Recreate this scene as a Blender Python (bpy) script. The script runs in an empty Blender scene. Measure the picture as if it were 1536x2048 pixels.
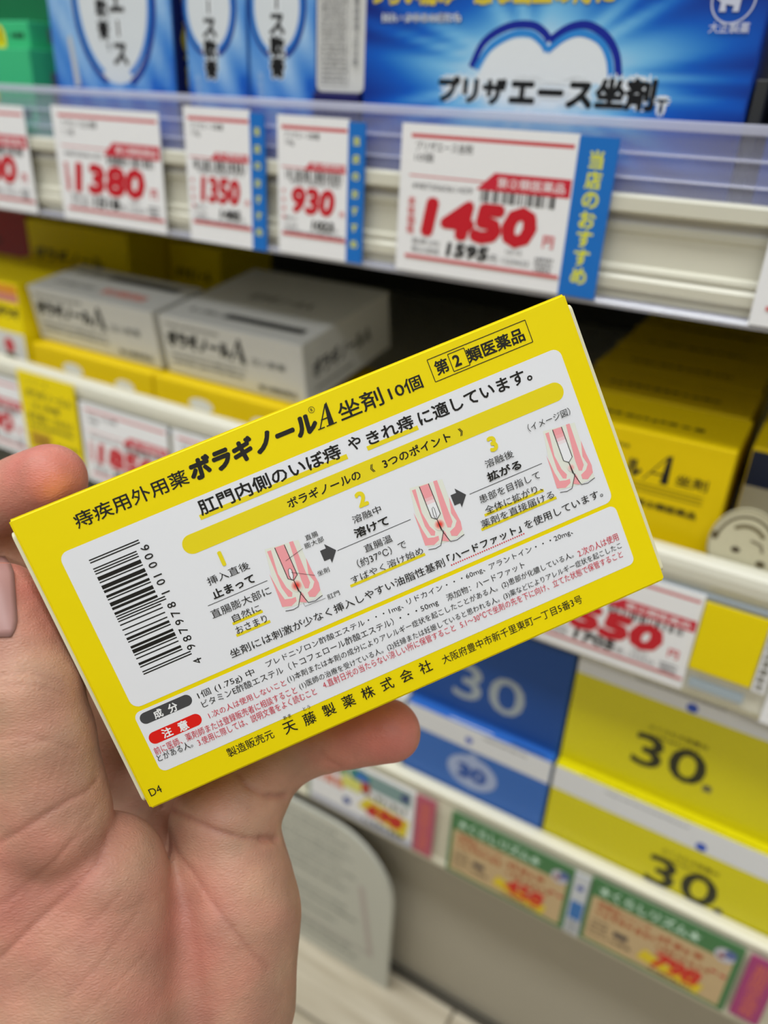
import bpy, bmesh, math, random
import numpy as np
from mathutils import Matrix, Vector
random.seed(7); np.random.seed(7)
SC = bpy.context.scene; COL = SC.collection
ZC = 0.552           # camera height above the floor (m)
# ---------------------------------------------------------------- camera
# rows of RC are the world axes seen from the camera: world = RC @ camera_vector
RC = np.array([[0.85901119,-0.27109269,0.43429083],[0.50986272,0.37635752,-0.77355997],[0.04625784,0.88592538,0.46151537]])
CAMLOC = np.array([0.0,-0.300,ZC])
MCAM = Matrix([list(RC[i])+[CAMLOC[i]] for i in range(3)]+[[0,0,0,1]])
cam = bpy.data.cameras.new('camera'); co = bpy.data.objects.new('camera',cam); COL.objects.link(co)
co.matrix_world = MCAM
cam.sensor_fit='HORIZONTAL'; cam.sensor_width=36.0; cam.lens=1576.37/1536*36.0
cam.clip_start=0.005; cam.clip_end=50
cam.dof.use_dof=True; cam.dof.focus_distance=0.168; cam.dof.aperture_fstop=cam.lens/2.9
SC.camera = co
# ---------------------------------------------------------------- world and light
w = bpy.data.worlds.new('world'); SC.world=w; w.use_nodes=True
w.node_tree.nodes['Background'].inputs[0].default_value=(0.93,0.97,1.0,1); w.node_tree.nodes['Background'].inputs[1].default_value=0.17
def area(name,loc,size,power,rot=(0,0,0),color=(0.97,0.99,1.0)):
    l=bpy.data.lights.new(name,'AREA'); l.shape='RECTANGLE'; l.size,l.size_y=size; l.energy=power; l.color=color
    o=bpy.data.objects.new(name,l); COL.objects.link(o); o.location=loc; o.rotation_euler=rot; return o
area('ceiling_light',(-0.4,-0.75,2.75),(4.0,0.35),66)
area('ceiling_light',(0.2,-2.6,2.75),(4.0,0.35),62,rot=(-0.0,0,0))
area('ceiling_light',(-2.6,-1.2,2.75),(0.35,3.0),16)
SC.view_settings.view_transform='Standard'; SC.view_settings.look='None'; SC.view_settings.gamma=1.0
SC.view_settings.use_curve_mapping=False; SC.view_settings.exposure=0.0
# ---------------------------------------------------------------- helpers
def lin(c):
    return tuple((x/12.92 if x<=0.04045 else ((x+0.055)/1.055)**2.4) for x in c)
def rgb(r,g,b): return (r/255,g/255,b/255)
def mat(name,c,rough=0.5,metal=0.0,noise=0.0,scale=40,bump=0.0,bscale=300,spec=0.5,coat=0.0):
    m=bpy.data.materials.new(name); m.use_nodes=True; nt=m.node_tree; b=nt.nodes['Principled BSDF']
    L=lin(c)
    b.inputs['Base Color'].default_value=(*L,1); b.inputs['Roughness'].default_value=rough; b.inputs['Metallic'].default_value=metal
    b.inputs['Specular IOR Level'].default_value=spec; b.inputs['Coat Weight'].default_value=coat
    tc=nt.nodes.new('ShaderNodeTexCoord')
    if noise>0:
        n=nt.nodes.new('ShaderNodeTexNoise'); n.inputs['Scale'].default_value=scale; n.inputs['Detail'].default_value=5
        nt.links.new(tc.outputs['Object'],n.inputs['Vector'])
        r=nt.nodes.new('ShaderNodeMapRange'); r.inputs[3].default_value=1-noise; r.inputs[4].default_value=1+noise*0.6
        nt.links.new(n.outputs[0],r.inputs[0])
        mx=nt.nodes.new('ShaderNodeVectorMath'); mx.operation='SCALE'; mx.inputs[0].default_value=L
        nt.links.new(r.outputs[0],mx.inputs['Scale']); nt.links.new(mx.outputs[0],b.inputs['Base Color'])
    if bump>0:
        n2=nt.nodes.new('ShaderNodeTexNoise'); n2.inputs['Scale'].default_value=bscale; n2.inputs['Detail'].default_value=3
        nt.links.new(tc.outputs['Object'],n2.inputs['Vector'])
        bp=nt.nodes.new('ShaderNodeBump'); bp.inputs['Strength'].default_value=bump; bp.inputs['Distance'].default_value=0.0003
        nt.links.new(n2.outputs[0],bp.inputs['Height']); nt.links.new(bp.outputs[0],b.inputs['Normal'])
    return m
def clear_mat(name,tint,haze,rough=0.12):
    m=bpy.data.materials.new(name); m.use_nodes=True; nt=m.node_tree; b=nt.nodes['Principled BSDF']; out=nt.nodes['Material Output']
    b.inputs['Base Color'].default_value=(*lin(tint),1); b.inputs['Roughness'].default_value=rough; b.inputs['Specular IOR Level'].default_value=1.0
    t=nt.nodes.new('ShaderNodeBsdfTransparent'); mx=nt.nodes.new('ShaderNodeMixShader')
    n=nt.nodes.new('ShaderNodeTexNoise'); n.inputs['Scale'].default_value=30; tc=nt.nodes.new('ShaderNodeTexCoord')
    nt.links.new(tc.outputs['Object'],n.inputs['Vector'])
    mr=nt.nodes.new('ShaderNodeMapRange'); mr.inputs[3].default_value=haze*0.8; mr.inputs[4].default_value=haze*1.2
    nt.links.new(n.outputs[0],mr.inputs[0]); nt.links.new(mr.outputs[0],mx.inputs[0])
    nt.links.new(t.outputs[0],mx.inputs[1]); nt.links.new(b.outputs[0],mx.inputs[2]); nt.links.new(mx.outputs[0],out.inputs[0])
    return m
def print_mat():
    m=bpy.data.materials.new('printed_ink'); m.use_nodes=True; nt=m.node_tree; b=nt.nodes['Principled BSDF']
    a=nt.nodes.new('ShaderNodeVertexColor'); a.layer_name='Col'
    b.inputs['Roughness'].default_value=0.45; b.inputs['Specular IOR Level'].default_value=0.35
    nt.links.new(a.outputs[0],b.inputs['Base Color']); return m
INK=print_mat()
def link(o,parent=None,label=None,cat=None,group=None,kind=None):
    COL.objects.link(o)
    if parent is not None: o.parent=parent
    for k,v in (('label',label),('category',cat),('group',group),('kind',kind)):
        if v: o[k]=v
    return o
def obj(name,bm,m,parent=None,smooth=False,**kw):
    me=bpy.data.meshes.new(name); bmesh.ops.recalc_face_normals(bm,faces=bm.faces[:]); bm.to_mesh(me); bm.free(); me.materials.append(m)
    if smooth: me.polygons.foreach_set('use_smooth',[True]*len(me.polygons))
    return link(bpy.data.objects.new(name,me),parent,**kw)
def empty(name,loc,parent=None,rot=(0,0,0),**kw):
    o=bpy.data.objects.new(name,None); o.empty_display_size=0.02; link(o,parent,**kw); o.location=loc; o.rotation_euler=rot; return o
def add_box(bm,x0,x1,y0,y1,z0,z1,bev=0.0):   # metres
    r=bmesh.ops.create_cube(bm,size=1.0); vs=r['verts']
    for v in vs: v.co=Vector(((x0+x1)/2+v.co.x*(x1-x0),(y0+y1)/2+v.co.y*(y1-y0),(z0+z1)/2+v.co.z*(z1-z0)))
    if bev>0:
        es=list({e for v in vs for e in v.link_edges})
        bmesh.ops.bevel(bm,geom=es,offset=bev,segments=2,affect='EDGES',profile=0.5)
def extrude_x(bm,prof,x0,x1):               # prof: closed list of (y,z) in metres
    a=[bm.verts.new((x0,y,z)) for y,z in prof]; b=[bm.verts.new((x1,y,z)) for y,z in prof]; n=len(prof)
    for i in range(n): bm.faces.new((a[i],a[(i+1)%n],b[(i+1)%n],b[i]))
    bm.faces.new(a); bm.faces.new(b[::-1])
# ---- flat print: coloured polygons in mm on a plane; every added item lies one ink layer above the last
_tc={}
def glyphs(s,italic=0.0):
    k=(s,italic)
    if k not in _tc:
        c=bpy.data.curves.new('t','FONT'); c.body=s; c.size=1; c.resolution_u=2 if len(s)>3 else 3; c.shear=italic
        o=bpy.data.objects.new('t',c); COL.objects.link(o); dg=bpy.context.evaluated_depsgraph_get()
        me=bpy.data.meshes.new_from_object(o.evaluated_get(dg))
        v=np.zeros(len(me.vertices)*3); me.vertices.foreach_get('co',v); v=v.reshape(-1,3)[:,:2]
        fs=[tuple(p.vertices) for p in me.polygons]
        bpy.data.objects.remove(o); bpy.data.curves.remove(c); bpy.data.meshes.remove(me)
        _tc[k]=(v,fs)
    return _tc[k]
def rrect(x0,y0,x1,y1,r,n=5):
    p=[]
    for cx,cy,a in ((x1-r,y1-r,0),(x0+r,y1-r,90),(x0+r,y0+r,180),(x1-r,y0+r,270)):
        for i in range(n+1):
            t=math.radians(a+90*i/n); p.append((cx+r*math.cos(t),cy+r*math.sin(t)))
    return p
class Print:
    def __init__(s,step=0.015): s.v=[];s.f=[];s.c=[];s.l=0;s.step=step
    def up(s,n=1): s.l+=n
    def poly(s,pts,c,up=True):
        if up: s.l+=1
        i=len(s.v); s.v+=[(x,y,s.l*s.step) for x,y in pts]; s.f.append(tuple(range(i,i+len(pts)))); s.c.append(c)
    def rect(s,x0,y0,x1,y1,c,up=True): s.poly([(x0,y0),(x1,y0),(x1,y1),(x0,y1)],c,up)
    def round(s,x0,y0,x1,y1,r,c): s.poly(rrect(x0,y0,x1,y1,r),c)
    def disc(s,x,y,r,c,ry=None,n=28,up=True): s.poly([(x+r*math.cos(2*math.pi*i/n),y+(ry or r)*math.sin(2*math.pi*i/n)) for i in range(n)],c,up)
    def line(s,pts,w,c,up=True,w2=None):
        if up: s.l+=1
        n=len(pts); L=[];R=[]
        for i,(x,y) in enumerate(pts):
            a=pts[max(i-1,0)]; b=pts[min(i+1,n-1)]; dx,dy=b[0]-a[0],b[1]-a[1]; d=math.hypot(dx,dy) or 1
            ww=w if w2 is None else w+(w2-w)*i/(n-1)
            L.append((x-dy/d*ww/2,y+dx/d*ww/2)); R.append((x+dy/d*ww/2,y-dx/d*ww/2))
        for i in range(n-1): s.poly([L[i],R[i],R[i+1],L[i+1]],c,False)
    def text(s,t,x,y,w,h,c,bold=0.0,italic=0.0,rot=0,up=True,halo=None):
        """ink box of the text fitted into x..x+w, y..y+h (mm) before turning by rot about (x,y)"""
        v,fs=glyphs(t,italic)
        if not len(v): return
        if halo: s.text(t,x,y,w,h,halo[0],halo[1],italic,rot)
        if up: s.l+=1
        a=v.min(0); b=v.max(0); sx=w/(b[0]-a[0]); sy=h/(b[1]-a[1]) if h else sx
        if len(t)>1 or h==0: sy=min(max(sy,sx*0.75),sx*1.6)
        if len(t)==1 and h:
            sx=sy=min(h/(b[1]-a[1]),w/(b[0]-a[0]) if rot==0 else 99)
            if rot==0: x+=(w-(b[0]-a[0])*sx)/2; y+=(h-(b[1]-a[1])*sy)/2
        em=(sx+sy)/2
        if bold>=0.03 and len(t)>1:
            e=2*bold*em; x+=e/2*math.cos(rot)-e/2*math.sin(rot); y+=e/2*math.sin(rot)+e/2*math.cos(rot); sx*=max(.5,1-e/w); sy*=max(.6,1-e/(sy*(b[1]-a[1])))
        offs=[(0,0)] if bold<=0 else [(0,0)]+[(bold*math.cos(k*math.pi/4),bold*math.sin(k*math.pi/4)) for k in range(8)]
        if 0<bold<0.015: offs=[(-bold,-bold/2),(bold,bold/2),(0,bold),(0,-bold)]
        cr,sr=math.cos(rot),math.sin(rot)
        for k,(ox,oy) in enumerate(offs):
            q=(v-a)*np.array([sx,sy])+np.array([ox,oy])*em
            X=x+q[:,0]*cr-q[:,1]*sr; Y=y+q[:,0]*sr+q[:,1]*cr; i=len(s.v); z=s.l*s.step+k*0.0005
            s.v+=list(zip(X.tolist(),Y.tolist(),[z]*len(q))); s.f+=[tuple(i+j for j in f) for f in fs]; s.c+=[c]*len(fs)
    def column(s,t,x,y,size,pitch,c,bold=0.0,halo=None,sq=1.0):   # upright characters stacked downwards, (x,y) = centre of first
        s.l+=1; l0=s.l
        for i,ch in enumerate(t):
            if ch=='ー':
                if halo: s.l=l0; s.rect(x-size*.12-size*halo[1],y-i*pitch-size*.42,x+size*.12+size*halo[1],y-i*pitch+size*.42,halo[0],False)
                s.l=l0+1; s.rect(x-size*.09,y-i*pitch-size*.36,x+size*.07,y-i*pitch+size*.38,c,False); continue
            if halo: s.l=l0; s.text(ch,x-size/2,y-i*pitch-size*sq/2,size,size*sq,halo[0],halo[1],up=False)
            s.l=l0+1; s.text(ch,x-size/2,y-i*pitch-size*sq/2,size,size*sq,c,bold,up=False)
    def grid(s,x0,y0,x1,y1,nx,ny,fn):
        s.l+=1
        for j in range(ny):
            for i in range(nx):
                a=x0+(x1-x0)*i/nx; b=x0+(x1-x0)*(i+1)/nx; cc=y0+(y1-y0)*j/ny; d=y0+(y1-y0)*(j+1)/ny
                k=len(s.v); s.v+=[(a,cc,s.l*s.step),(b,cc,s.l*s.step),(b,d,s.l*s.step),(a,d,s.l*s.step)]; s.f.append((k,k+1,k+2,k+3))
                s.c.append([fn(a,cc),fn(b,cc),fn(b,d),fn(a,d)])
    def bars(s,x,y,w,h,c,n=40,seed=1):
        rr=random.Random(seed); s.l+=1; t=x; u=w/n
        while t<x+w:
            b=rr.choice((1,1,2,3))*u*0.55; s.rect(t,y,min(t+b,x+w),y+h,c,False); t+=b+rr.choice((1,1,2,3))*u*0.55
    def dashes(s,x,y,w,h,c,seed=1):          # a line of print too small to read
        rr=random.Random(seed); s.l+=1; t=x
        while t<x+w-h*0.4:
            b=h*rr.uniform(0.35,0.9); s.rect(t,y+h*rr.uniform(0,0.25),min(t+b,x+w),y+h*rr.uniform(0.6,1),c,False); t+=b+h*rr.uniform(0.15,0.4)
    def build(s,name,parent,plane='front',off=0.0,label=None):
        V=np.array(s.v)*0.001; V[:,2]+=off
        if plane=='front': V=np.stack([V[:,0],-V[:,2],V[:,1]],1)
        elif plane=='right': V=np.stack([V[:,2],V[:,0],V[:,1]],1)
        me=bpy.data.meshes.new(name); me.from_pydata(V.tolist(),[],s.f); me.materials.append(INK)
        at=me.color_attributes.new('Col','FLOAT_COLOR','CORNER'); buf=[]
        for f,c in zip(s.f,s.c):
            if isinstance(c,list):
                for q in c: buf+=[*lin(q),1]
            else:
                L=[*lin(c),1]; buf+=L*len(f)
        at.data.foreach_set('color',buf)
        return link(bpy.data.objects.new(name,me),parent,label=label)
K_=(0.10,0.10,0.09); RED=rgb(200,30,45); WHITE=(0.93,0.93,0.94); YEL=rgb(238,216,0); GREY=(0.45,0.45,0.47)
# ---------------------------------------------------------------- materials
M_yel=mat('yellow_card',rgb(240,217,0),0.45,noise=0.03,scale=60,bump=0.05,bscale=900,spec=0.22)
M_yel_shaded=mat('shaded_yellow_card',rgb(226,196,4),0.45,noise=0.03,spec=0.2)  # yellow card again, with the under-shelf shade mixed into its colour
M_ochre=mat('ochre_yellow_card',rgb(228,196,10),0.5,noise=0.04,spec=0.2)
M_cream=mat('raw_board',rgb(222,218,188),0.7,noise=0.05)
M_whitemetal=mat('white_painted_steel',rgb(214,212,196),0.35,noise=0.02)
M_deck=mat('shelf_deck_steel',rgb(205,205,198),0.4,noise=0.03)
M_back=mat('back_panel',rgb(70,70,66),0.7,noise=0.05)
M_kick=mat('kick_panel',rgb(180,173,156),0.5,noise=0.04,scale=8)
M_clear=clear_mat('clear_plastic',rgb(205,208,236),0.24)
M_clear_edge=clear_mat('clear_plastic_edge',rgb(225,228,246),0.45,0.08)
M_paper=mat('card_paper',rgb(240,241,244),0.5,noise=0.01)
M_white=mat('white_carton',rgb(212,213,211),0.45,noise=0.02)
M_blue=mat('blue_carton',rgb(0,60,160),0.35,noise=0.03)
M_blue2=mat('blue_box_card',rgb(45,105,190),0.4,noise=0.04)
M_green=mat('green_carton',rgb(60,190,130),0.4,noise=0.04)
M_dgreen=mat('dark_green_carton',rgb(10,110,70),0.4,noise=0.04)
M_red=mat('red_carton',rgb(150,25,25),0.4,noise=0.04)
M_navy=mat('navy_plastic',rgb(25,25,90),0.3,noise=0.04)
M_dark=mat('dark_gap_plastic',rgb(40,42,45),0.5,noise=0.04)
# ================================================================ setting
def MZ(z): return ZC+z*0.001      # z given in mm relative to the lens height
def MM(v): return v*0.001
# floor: pale wood-look boards, each board a piece with a recessed joint
fl=bpy.data.materials.new('floor_wood_vinyl'); fl.use_nodes=True; nt=fl.node_tree; b=nt.nodes['Principled BSDF']
tc=nt.nodes.new('ShaderNodeTexCoord'); mp=nt.nodes.new('ShaderNodeMapping'); mp.inputs['Scale'].default_value=(2.5,40,10)
n=nt.nodes.new('ShaderNodeTexNoise'); n.inputs['Scale'].default_value=3; n.inputs['Detail'].default_value=8
cr=nt.nodes.new('ShaderNodeValToRGB'); cr.color_ramp.elements[0].position=0.3; cr.color_ramp.elements[1].position=0.7
cr.color_ramp.elements[0].color=(*lin(rgb(178,165,140)),1); cr.color_ramp.elements[1].color=(*lin(rgb(222,213,192)),1)
nt.links.new(tc.outputs['Object'],mp.inputs[0]); nt.links.new(mp.outputs[0],n.inputs['Vector']); nt.links.new(n.outputs[0],cr.inputs[0]); nt.links.new(cr.outputs[0],b.inputs['Base Color'])
b.inputs['Roughness'].default_value=0.35
bm=bmesh.new(); add_box(bm,-4,3,-4,1.2,-0.05,-0.0015); floor=obj('floor',bm,mat('floor_base',rgb(120,110,92),0.8),kind='structure')
bm=bmesh.new(); add_box(bm,0,0.898,0,0.118,-0.002,0,0.0006); pm=bpy.data.meshes.new('floor_board'); bm.to_mesh(pm); bm.free(); pm.materials.append(fl)
for r in range(12):
    for c in range(4):
        o=bpy.data.objects.new('floor_board',pm); link(o,floor); o.location=(-2.2+c*0.9+(r%3)*0.3,-1.18+r*0.12-0.06,0)
bm=bmesh.new(); add_box(bm,-4,3,0.52,0.6,0,2.9); obj('wall_back',bm,mat('wall_paint',rgb(215,215,210),0.8),kind='structure')
bm=bmesh.new(); add_box(bm,-4,3,-4,0.6,2.9,2.95); obj('ceiling',bm,mat('ceiling_paint',rgb(225,225,222),0.8),kind='structure')
bm=bmesh.new(); add_box(bm,-4,3,-1.75,-1.35,0,1.5); obj('unseen_light_blocker',bm,mat('light_blocker_beige',rgb(150,145,135),0.7),kind='structure')  # block added out of view, like opposite shelving, to cut light on lower shelves
# ---------------- the gondola shelving: one thing, its decks, rails and guards are parts
X0,X1=-1.25,0.36
shelf=empty('store_shelving',(-0.3,0.25,0),label='white steel store shelving unit holding medicine boxes above the wood-look floor',cat='shelf')
def SP(name,bm,m,**k):
    o=obj(name,bm,m,**k); o.parent=shelf; o.matrix_parent_inverse=Matrix.Translation(-shelf.location); return o
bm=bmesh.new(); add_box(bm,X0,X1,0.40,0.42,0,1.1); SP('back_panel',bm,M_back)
bm=bmesh.new(); add_box(bm,X0,X1,0.021,0.036,0.0,MZ(-404)); SP('kick_panel',bm,M_kick)
bm=bmesh.new(); add_box(bm,X0,X1,0.015,0.021,0.0,0.004); SP('kick_strip',bm,mat('kick_strip_dark',rgb(70,66,56),0.6))
for z,t in ((-37,24),(-168,50),(-350,50)):
    bm=bmesh.new(); add_box(bm,X0,X1,0.008,0.40,MZ(z-t),MZ(z)); SP('shelf_deck',bm,M_deck)
# upper price rail: stepped white extrusion
def rail(name,prof,m,smooth=False):
    bm=bmesh.new(); extrude_x(bm,[(y*0.001,MZ(z)) for y,z in prof],X0,X1); return SP(name,bm,m,smooth=smooth)
rail('price_rail',[(8,-25),(3,-25),(1.5,-26),(1.5,-30.5),(2.6,-31.5),(6,-31.8),(6,-34),(4.6,-35.5),(4.6,-37.5),(5.6,-38.5),(5.6,-49),(3.6,-50),(3.4,-51.5),(4.4,-52),(2.6,-54),(2.8,-57.5),(5.5,-59),(5.5,-61.5),(8,-61.5)],M_whitemetal)
rail('rail_lip',[(5.4,-61.6),(1.2,-62.0),(0.6,-63.2),(1.5,-64.6),(8,-64.6),(8,-61.6)],M_clear_edge)
rail('clear_guard',[(6.2,-36),(5.0,-36),(5.0,-21),(4.4,-20.5),(4.4,-19.5),(5.0,-19),(5.0,-13.5),(4.3,-13),(4.3,-11.6),(5.0,-11),(5.0,-4.6),(3.4,-3.8),(3.2,-2.2),(4.4,-1.4),(6.2,-1.8)],M_clear)
rail('price_rail',[(8,-157),(4,-157.4),(1.8,-159),(0.9,-162),(1.0,-166),(2.2,-169.5),(3.4,-171.5),(2.4,-173),(2.4,-206),(1.2,-208),(1.2,-219),(3.0,-222.5),(8,-223.5)],M_whitemetal,)
rail('rail_lip',[(3.3,-171),(1.6,-171.2),(1.2,-172.3),(3.0,-172.6)],mat('grey_rail_groove',rgb(150,160,168),0.3))
rail('price_rail',[(8,-345),(4,-345.4),(2.0,-346.4),(1.6,-348.5),(2.4,-350),(2.4,-398),(1.0,-400),(1.4,-403),(8,-404)],mat('cream_rail',rgb(222,218,196),0.35))
for z0,z1,yy in ((-4.4,-1.0,2.6),(-12.4,-11.5,4.2),(-20.2,-19.5,4.2)):
    bm=bmesh.new(); add_box(bm,X0,X1,MM(yy),MM(6.4),MZ(z0),MZ(z1),MM(.5)); SP('guard_ridge',bm,M_clear_edge)
# ---------------- price cards
def price_card(x0,x1,zt,zb,name,size,price,taxed,label,strip=None,narrow=False,code='4987306061439',y=-0.0002,pbold=0.05,group='price cards on the top rail'):
    W=x1-x0; H=zt-zb
    t=empty('price_card',(MM(x0),y,MZ(zb)),label=label,cat='price tag',group=group)
    bm=bmesh.new(); add_box(bm,0,MM(W),0,0.0007,0,MM(H)); obj('card',bm,M_paper,t)
    p=Print(); U=lambda u:u*W; V=lambda v:H*(1-v)
    L='narrow' if narrow else 'wide'
    a=dict(wide=dict(top=.075,nm=(.09,.43,.17,.06),sz=(.09,.2,.24,.05),ln=.33,ban=(.47,.57,.99,.27,.385),cd=(.08,.45,.42),bc=(.5,.93,.385,.075),pr=(.15,.84,.74,.275),yen=(.88,.71),tx=(.32,.58,.855,.10),bl=.885),
           narrow=dict(top=.08,nm=(.1,.6,.155,.045),sz=(.12,.24,.21,.04),ln=.355,ban=(.38,.48,.96,.31,.37),cd=(.18,.9,.475),bc=(.12,.93,.375,.065),pr=(.2,.83,.69,.20),yen=(.9,.68),tx=(.5,.82,.80,.075),bl=.845))[L]
    p.rect(U(.06),V(a['top']+.013),U(.98),V(a['top']-.013),rgb(205,75,80))
    p.text(name,U(a['nm'][0]),V(a['nm'][2]),U(a['nm'][1]-a['nm'][0]),H*a['nm'][3],rgb(60,60,64),.012)
    p.text(size,U(a['sz'][0]),V(a['sz'][2]),U(a['sz'][1]-a['sz'][0]),H*a['sz'][3],rgb(90,90,94),.01)
    p.rect(U(.06),V(a['ln']+.008),U(.98),V(a['ln']-.002),rgb(215,110,115))
    x_,x2,x3,v1,v2=a['ban']; p.poly([(U(x_),V(v2)),(U(x3),V(v2)),(U(x3),V(v1)),(U(x2),V(v1))],rgb(205,40,60))
    p.text('第②類医薬品',U(x2+.02),V(v2-.025),U(x3-x2-.05),H*(v2-v1)*.55,WHITE,.01)
    p.text(code,U(a['cd'][0]),V(a['cd'][2]),U(a['cd'][1]-a['cd'][0]),H*.035,rgb(90,90,95))
    p.bars(U(a['bc'][0]),V(a['bc'][2]+a['bc'][3]),U(a['bc'][1]-a['bc'][0]),H*a['bc'][3],rgb(60,60,60),34,len(price)*7+int(price or 1))
    p.column('本体価格',U(.085),V(a['pr'][2]-a['pr'][3]+.04),W*.05,H*.065,rgb(215,90,95),.015)
    p.text(price,U(a['pr'][0]),V(a['pr'][2]),U(a['pr'][1]-a['pr'][0]),H*a['pr'][3],RED,pbold,italic=.12)
    p.text('円',U(a['yen'][0]),V(a['yen'][1]),W*.06,W*.06,rgb(215,80,90),.02)
    p.text('税率10%',U(.10),V(a['tx'][2]-.055),W*.18,H*.03,rgb(120,120,122)); p.text('税込価格',U(.10),V(a['tx'][2]),W*.18,H*.03,rgb(120,120,122))
    p.text(taxed,U(a['tx'][0]),V(a['tx'][2]),U(a['tx'][1]-a['tx'][0]),H*a['tx'][3],rgb(40,40,42),.045,italic=.1)
    p.text('円',U(a['tx'][1]+.01),V(a['tx'][2]),W*.04,W*.04,GREY,.01)
    if not narrow:
        p.text('10/10',U(.68),V(.78),W*.09,H*.03,GREY); p.text('1220622',U(.66),V(.845),W*.16,H*.03,GREY)
        for k in range(3): p.dashes(U(.85),V(.80+k*.035),W*.1,H*.025,GREY,k)
    else: p.dashes(U(.08),V(.84),W*.88,H*.025,GREY,3)
    p.rect(U(.06),V(a['bl']+.016),U(.99),V(a['bl']-.008),rgb(212,95,98))
    p.build('price_print',t,off=0.0)
    if strip:
        w,dz=strip
        bm=bmesh.new(); add_box(bm,MM(W),MM(W+w),-0.0003,0.0007,MM(0),MM(H-dz)); s=obj('recommendation_strip',bm,mat('blue_strip',rgb(20,112,200),0.4),t,label='blue strip with yellow vertical lettering')
        q=Print(); q.column('当店のおすすめ',W+w/2,H*.86,w*.40,H*.12,rgb(225,225,20),.03); q.build('strip_lettering',t,off=0.0003)
    return t
price_card(-169,-97,-7,-62.5,'プリザエース坐剤','10個','1450','1595','large white price card reading 1450 in red with a blue recommendation strip',strip=(14.3,.5),pbold=.065)
price_card(-230.5,-194,-7,-63,'プリザエース軟膏','10g','930','1023','narrow white 930 price card just left of the large 1450 card',strip=(8,1),narrow=True,code='4987306061460')
price_card(-284,-245.5,-6,-64,'プリザエース軟膏','15g','1350','1485','narrow white 1350 price card between the 1380 and 930 cards',strip=(8,1),narrow=True,code='4987306061477')
price_card(-374,-300,-9.5,-63.5,'プリザエース注入軟膏','T 10個','1380','1518','white price card reading 1380 in red below the widest blue ointment box',code='4987306061453')
price_card(-470,-396,-11,-63.5,'プリザエース軟膏','20g','1980','2178','white price card at the far left of the top rail, only a red 0 showing',code='4987306061484')
price_card(-28,44,-7,-62.5,'プリザエース坐剤','20個','2380','2618','white price card at the right end of the top rail, mostly out of view')
G2='price cards on the middle rail'
price_card(-90,-17,-171,-219,'ボラギノールＡ坐剤','10個','1550','1705','white price card reading 1550 in red on the middle rail',pbold=.06,group=G2)
price_card(-384,-312,-169,-221,'ボラギノールＡ注入軟膏','10個','1850','2035','white price card starting 185 under the grey and white ointment boxes',group=G2)
price_card(-308,-238,-169,-221,'ボラギノールＡ注入軟膏','10個','1850','2035','white price card behind the top edge of the held yellow box',group=G2)
price_card(-513,-440,-169,-221,'ボラギノールＡ軟膏','20g','1700','1870','white price card ending in red 00 at the left of the yellow tag',group=G2)
price_card(15,86,-173,-221,'ボラギノールＡ坐剤','30個','3550','3905','white price card at the right end of the middle rail, only its left edge showing',group=G2)
# yellow tags on the middle rail
t=empty('yellow_tag',(MM(-438),-0.0012,MZ(-213)),label='yellow shelf tag with small black print beside the card ending in 00',cat='shelf tag')
bm=bmesh.new(); add_box(bm,0,.052,0,.0008,0,.0535); obj('card',bm,M_yel,t)
p=Print(); kc=rgb(70,65,20)
p.text('シリーズ',8,46,20,4,rgb(120,110,30)); p.text('ボラギノールＡ',6,37,42,6,kc,.03); p.text('注入軟膏',10,30,26,4.5,kc,.01); p.text('痔の痛み・かゆみに',5,22,42,5,kc,.02); p.dashes(5,17,42,3,kc,4)
p.rect(4,3,24,14,rgb(190,150,30)); p.text('10個',8,5,12,6,rgb(120,60,20)); p.dashes(28,6,20,4,kc,6); p.build('tag_print',t)
t=empty('yellow_tag',(MM(-16.5),-0.0012,MZ(-206)),label='blank yellow square tag right of the 1550 price card',cat='shelf tag')
bm=bmesh.new(); add_box(bm,0,.0245,0,.0008,0,.033); obj('card',bm,M_yel,t)
t=empty('grey_label',(MM(-15),0.0002,MZ(-216)),label='narrow grey-blue label strip under the blank yellow tag',cat='shelf tag')
bm=bmesh.new(); add_box(bm,0,.022,0,.0009,0,.0045); obj('card',bm,mat('grey_blue_label',rgb(165,180,190),0.5),t)
t=empty('tag_slip',(MM(8.6),-0.001,MZ(-207)),label='slim white slip with vertical black print at the right of the blank yellow tag',cat='shelf tag')
bm=bmesh.new(); add_box(bm,0,.005,0,.0008,0,.034); obj('card',bm,M_paper,t)
p=Print(); p.column('医薬品登録販売',2.4,26,3.2,3.9,kc,.02); p.build('tag_print',t)
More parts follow.
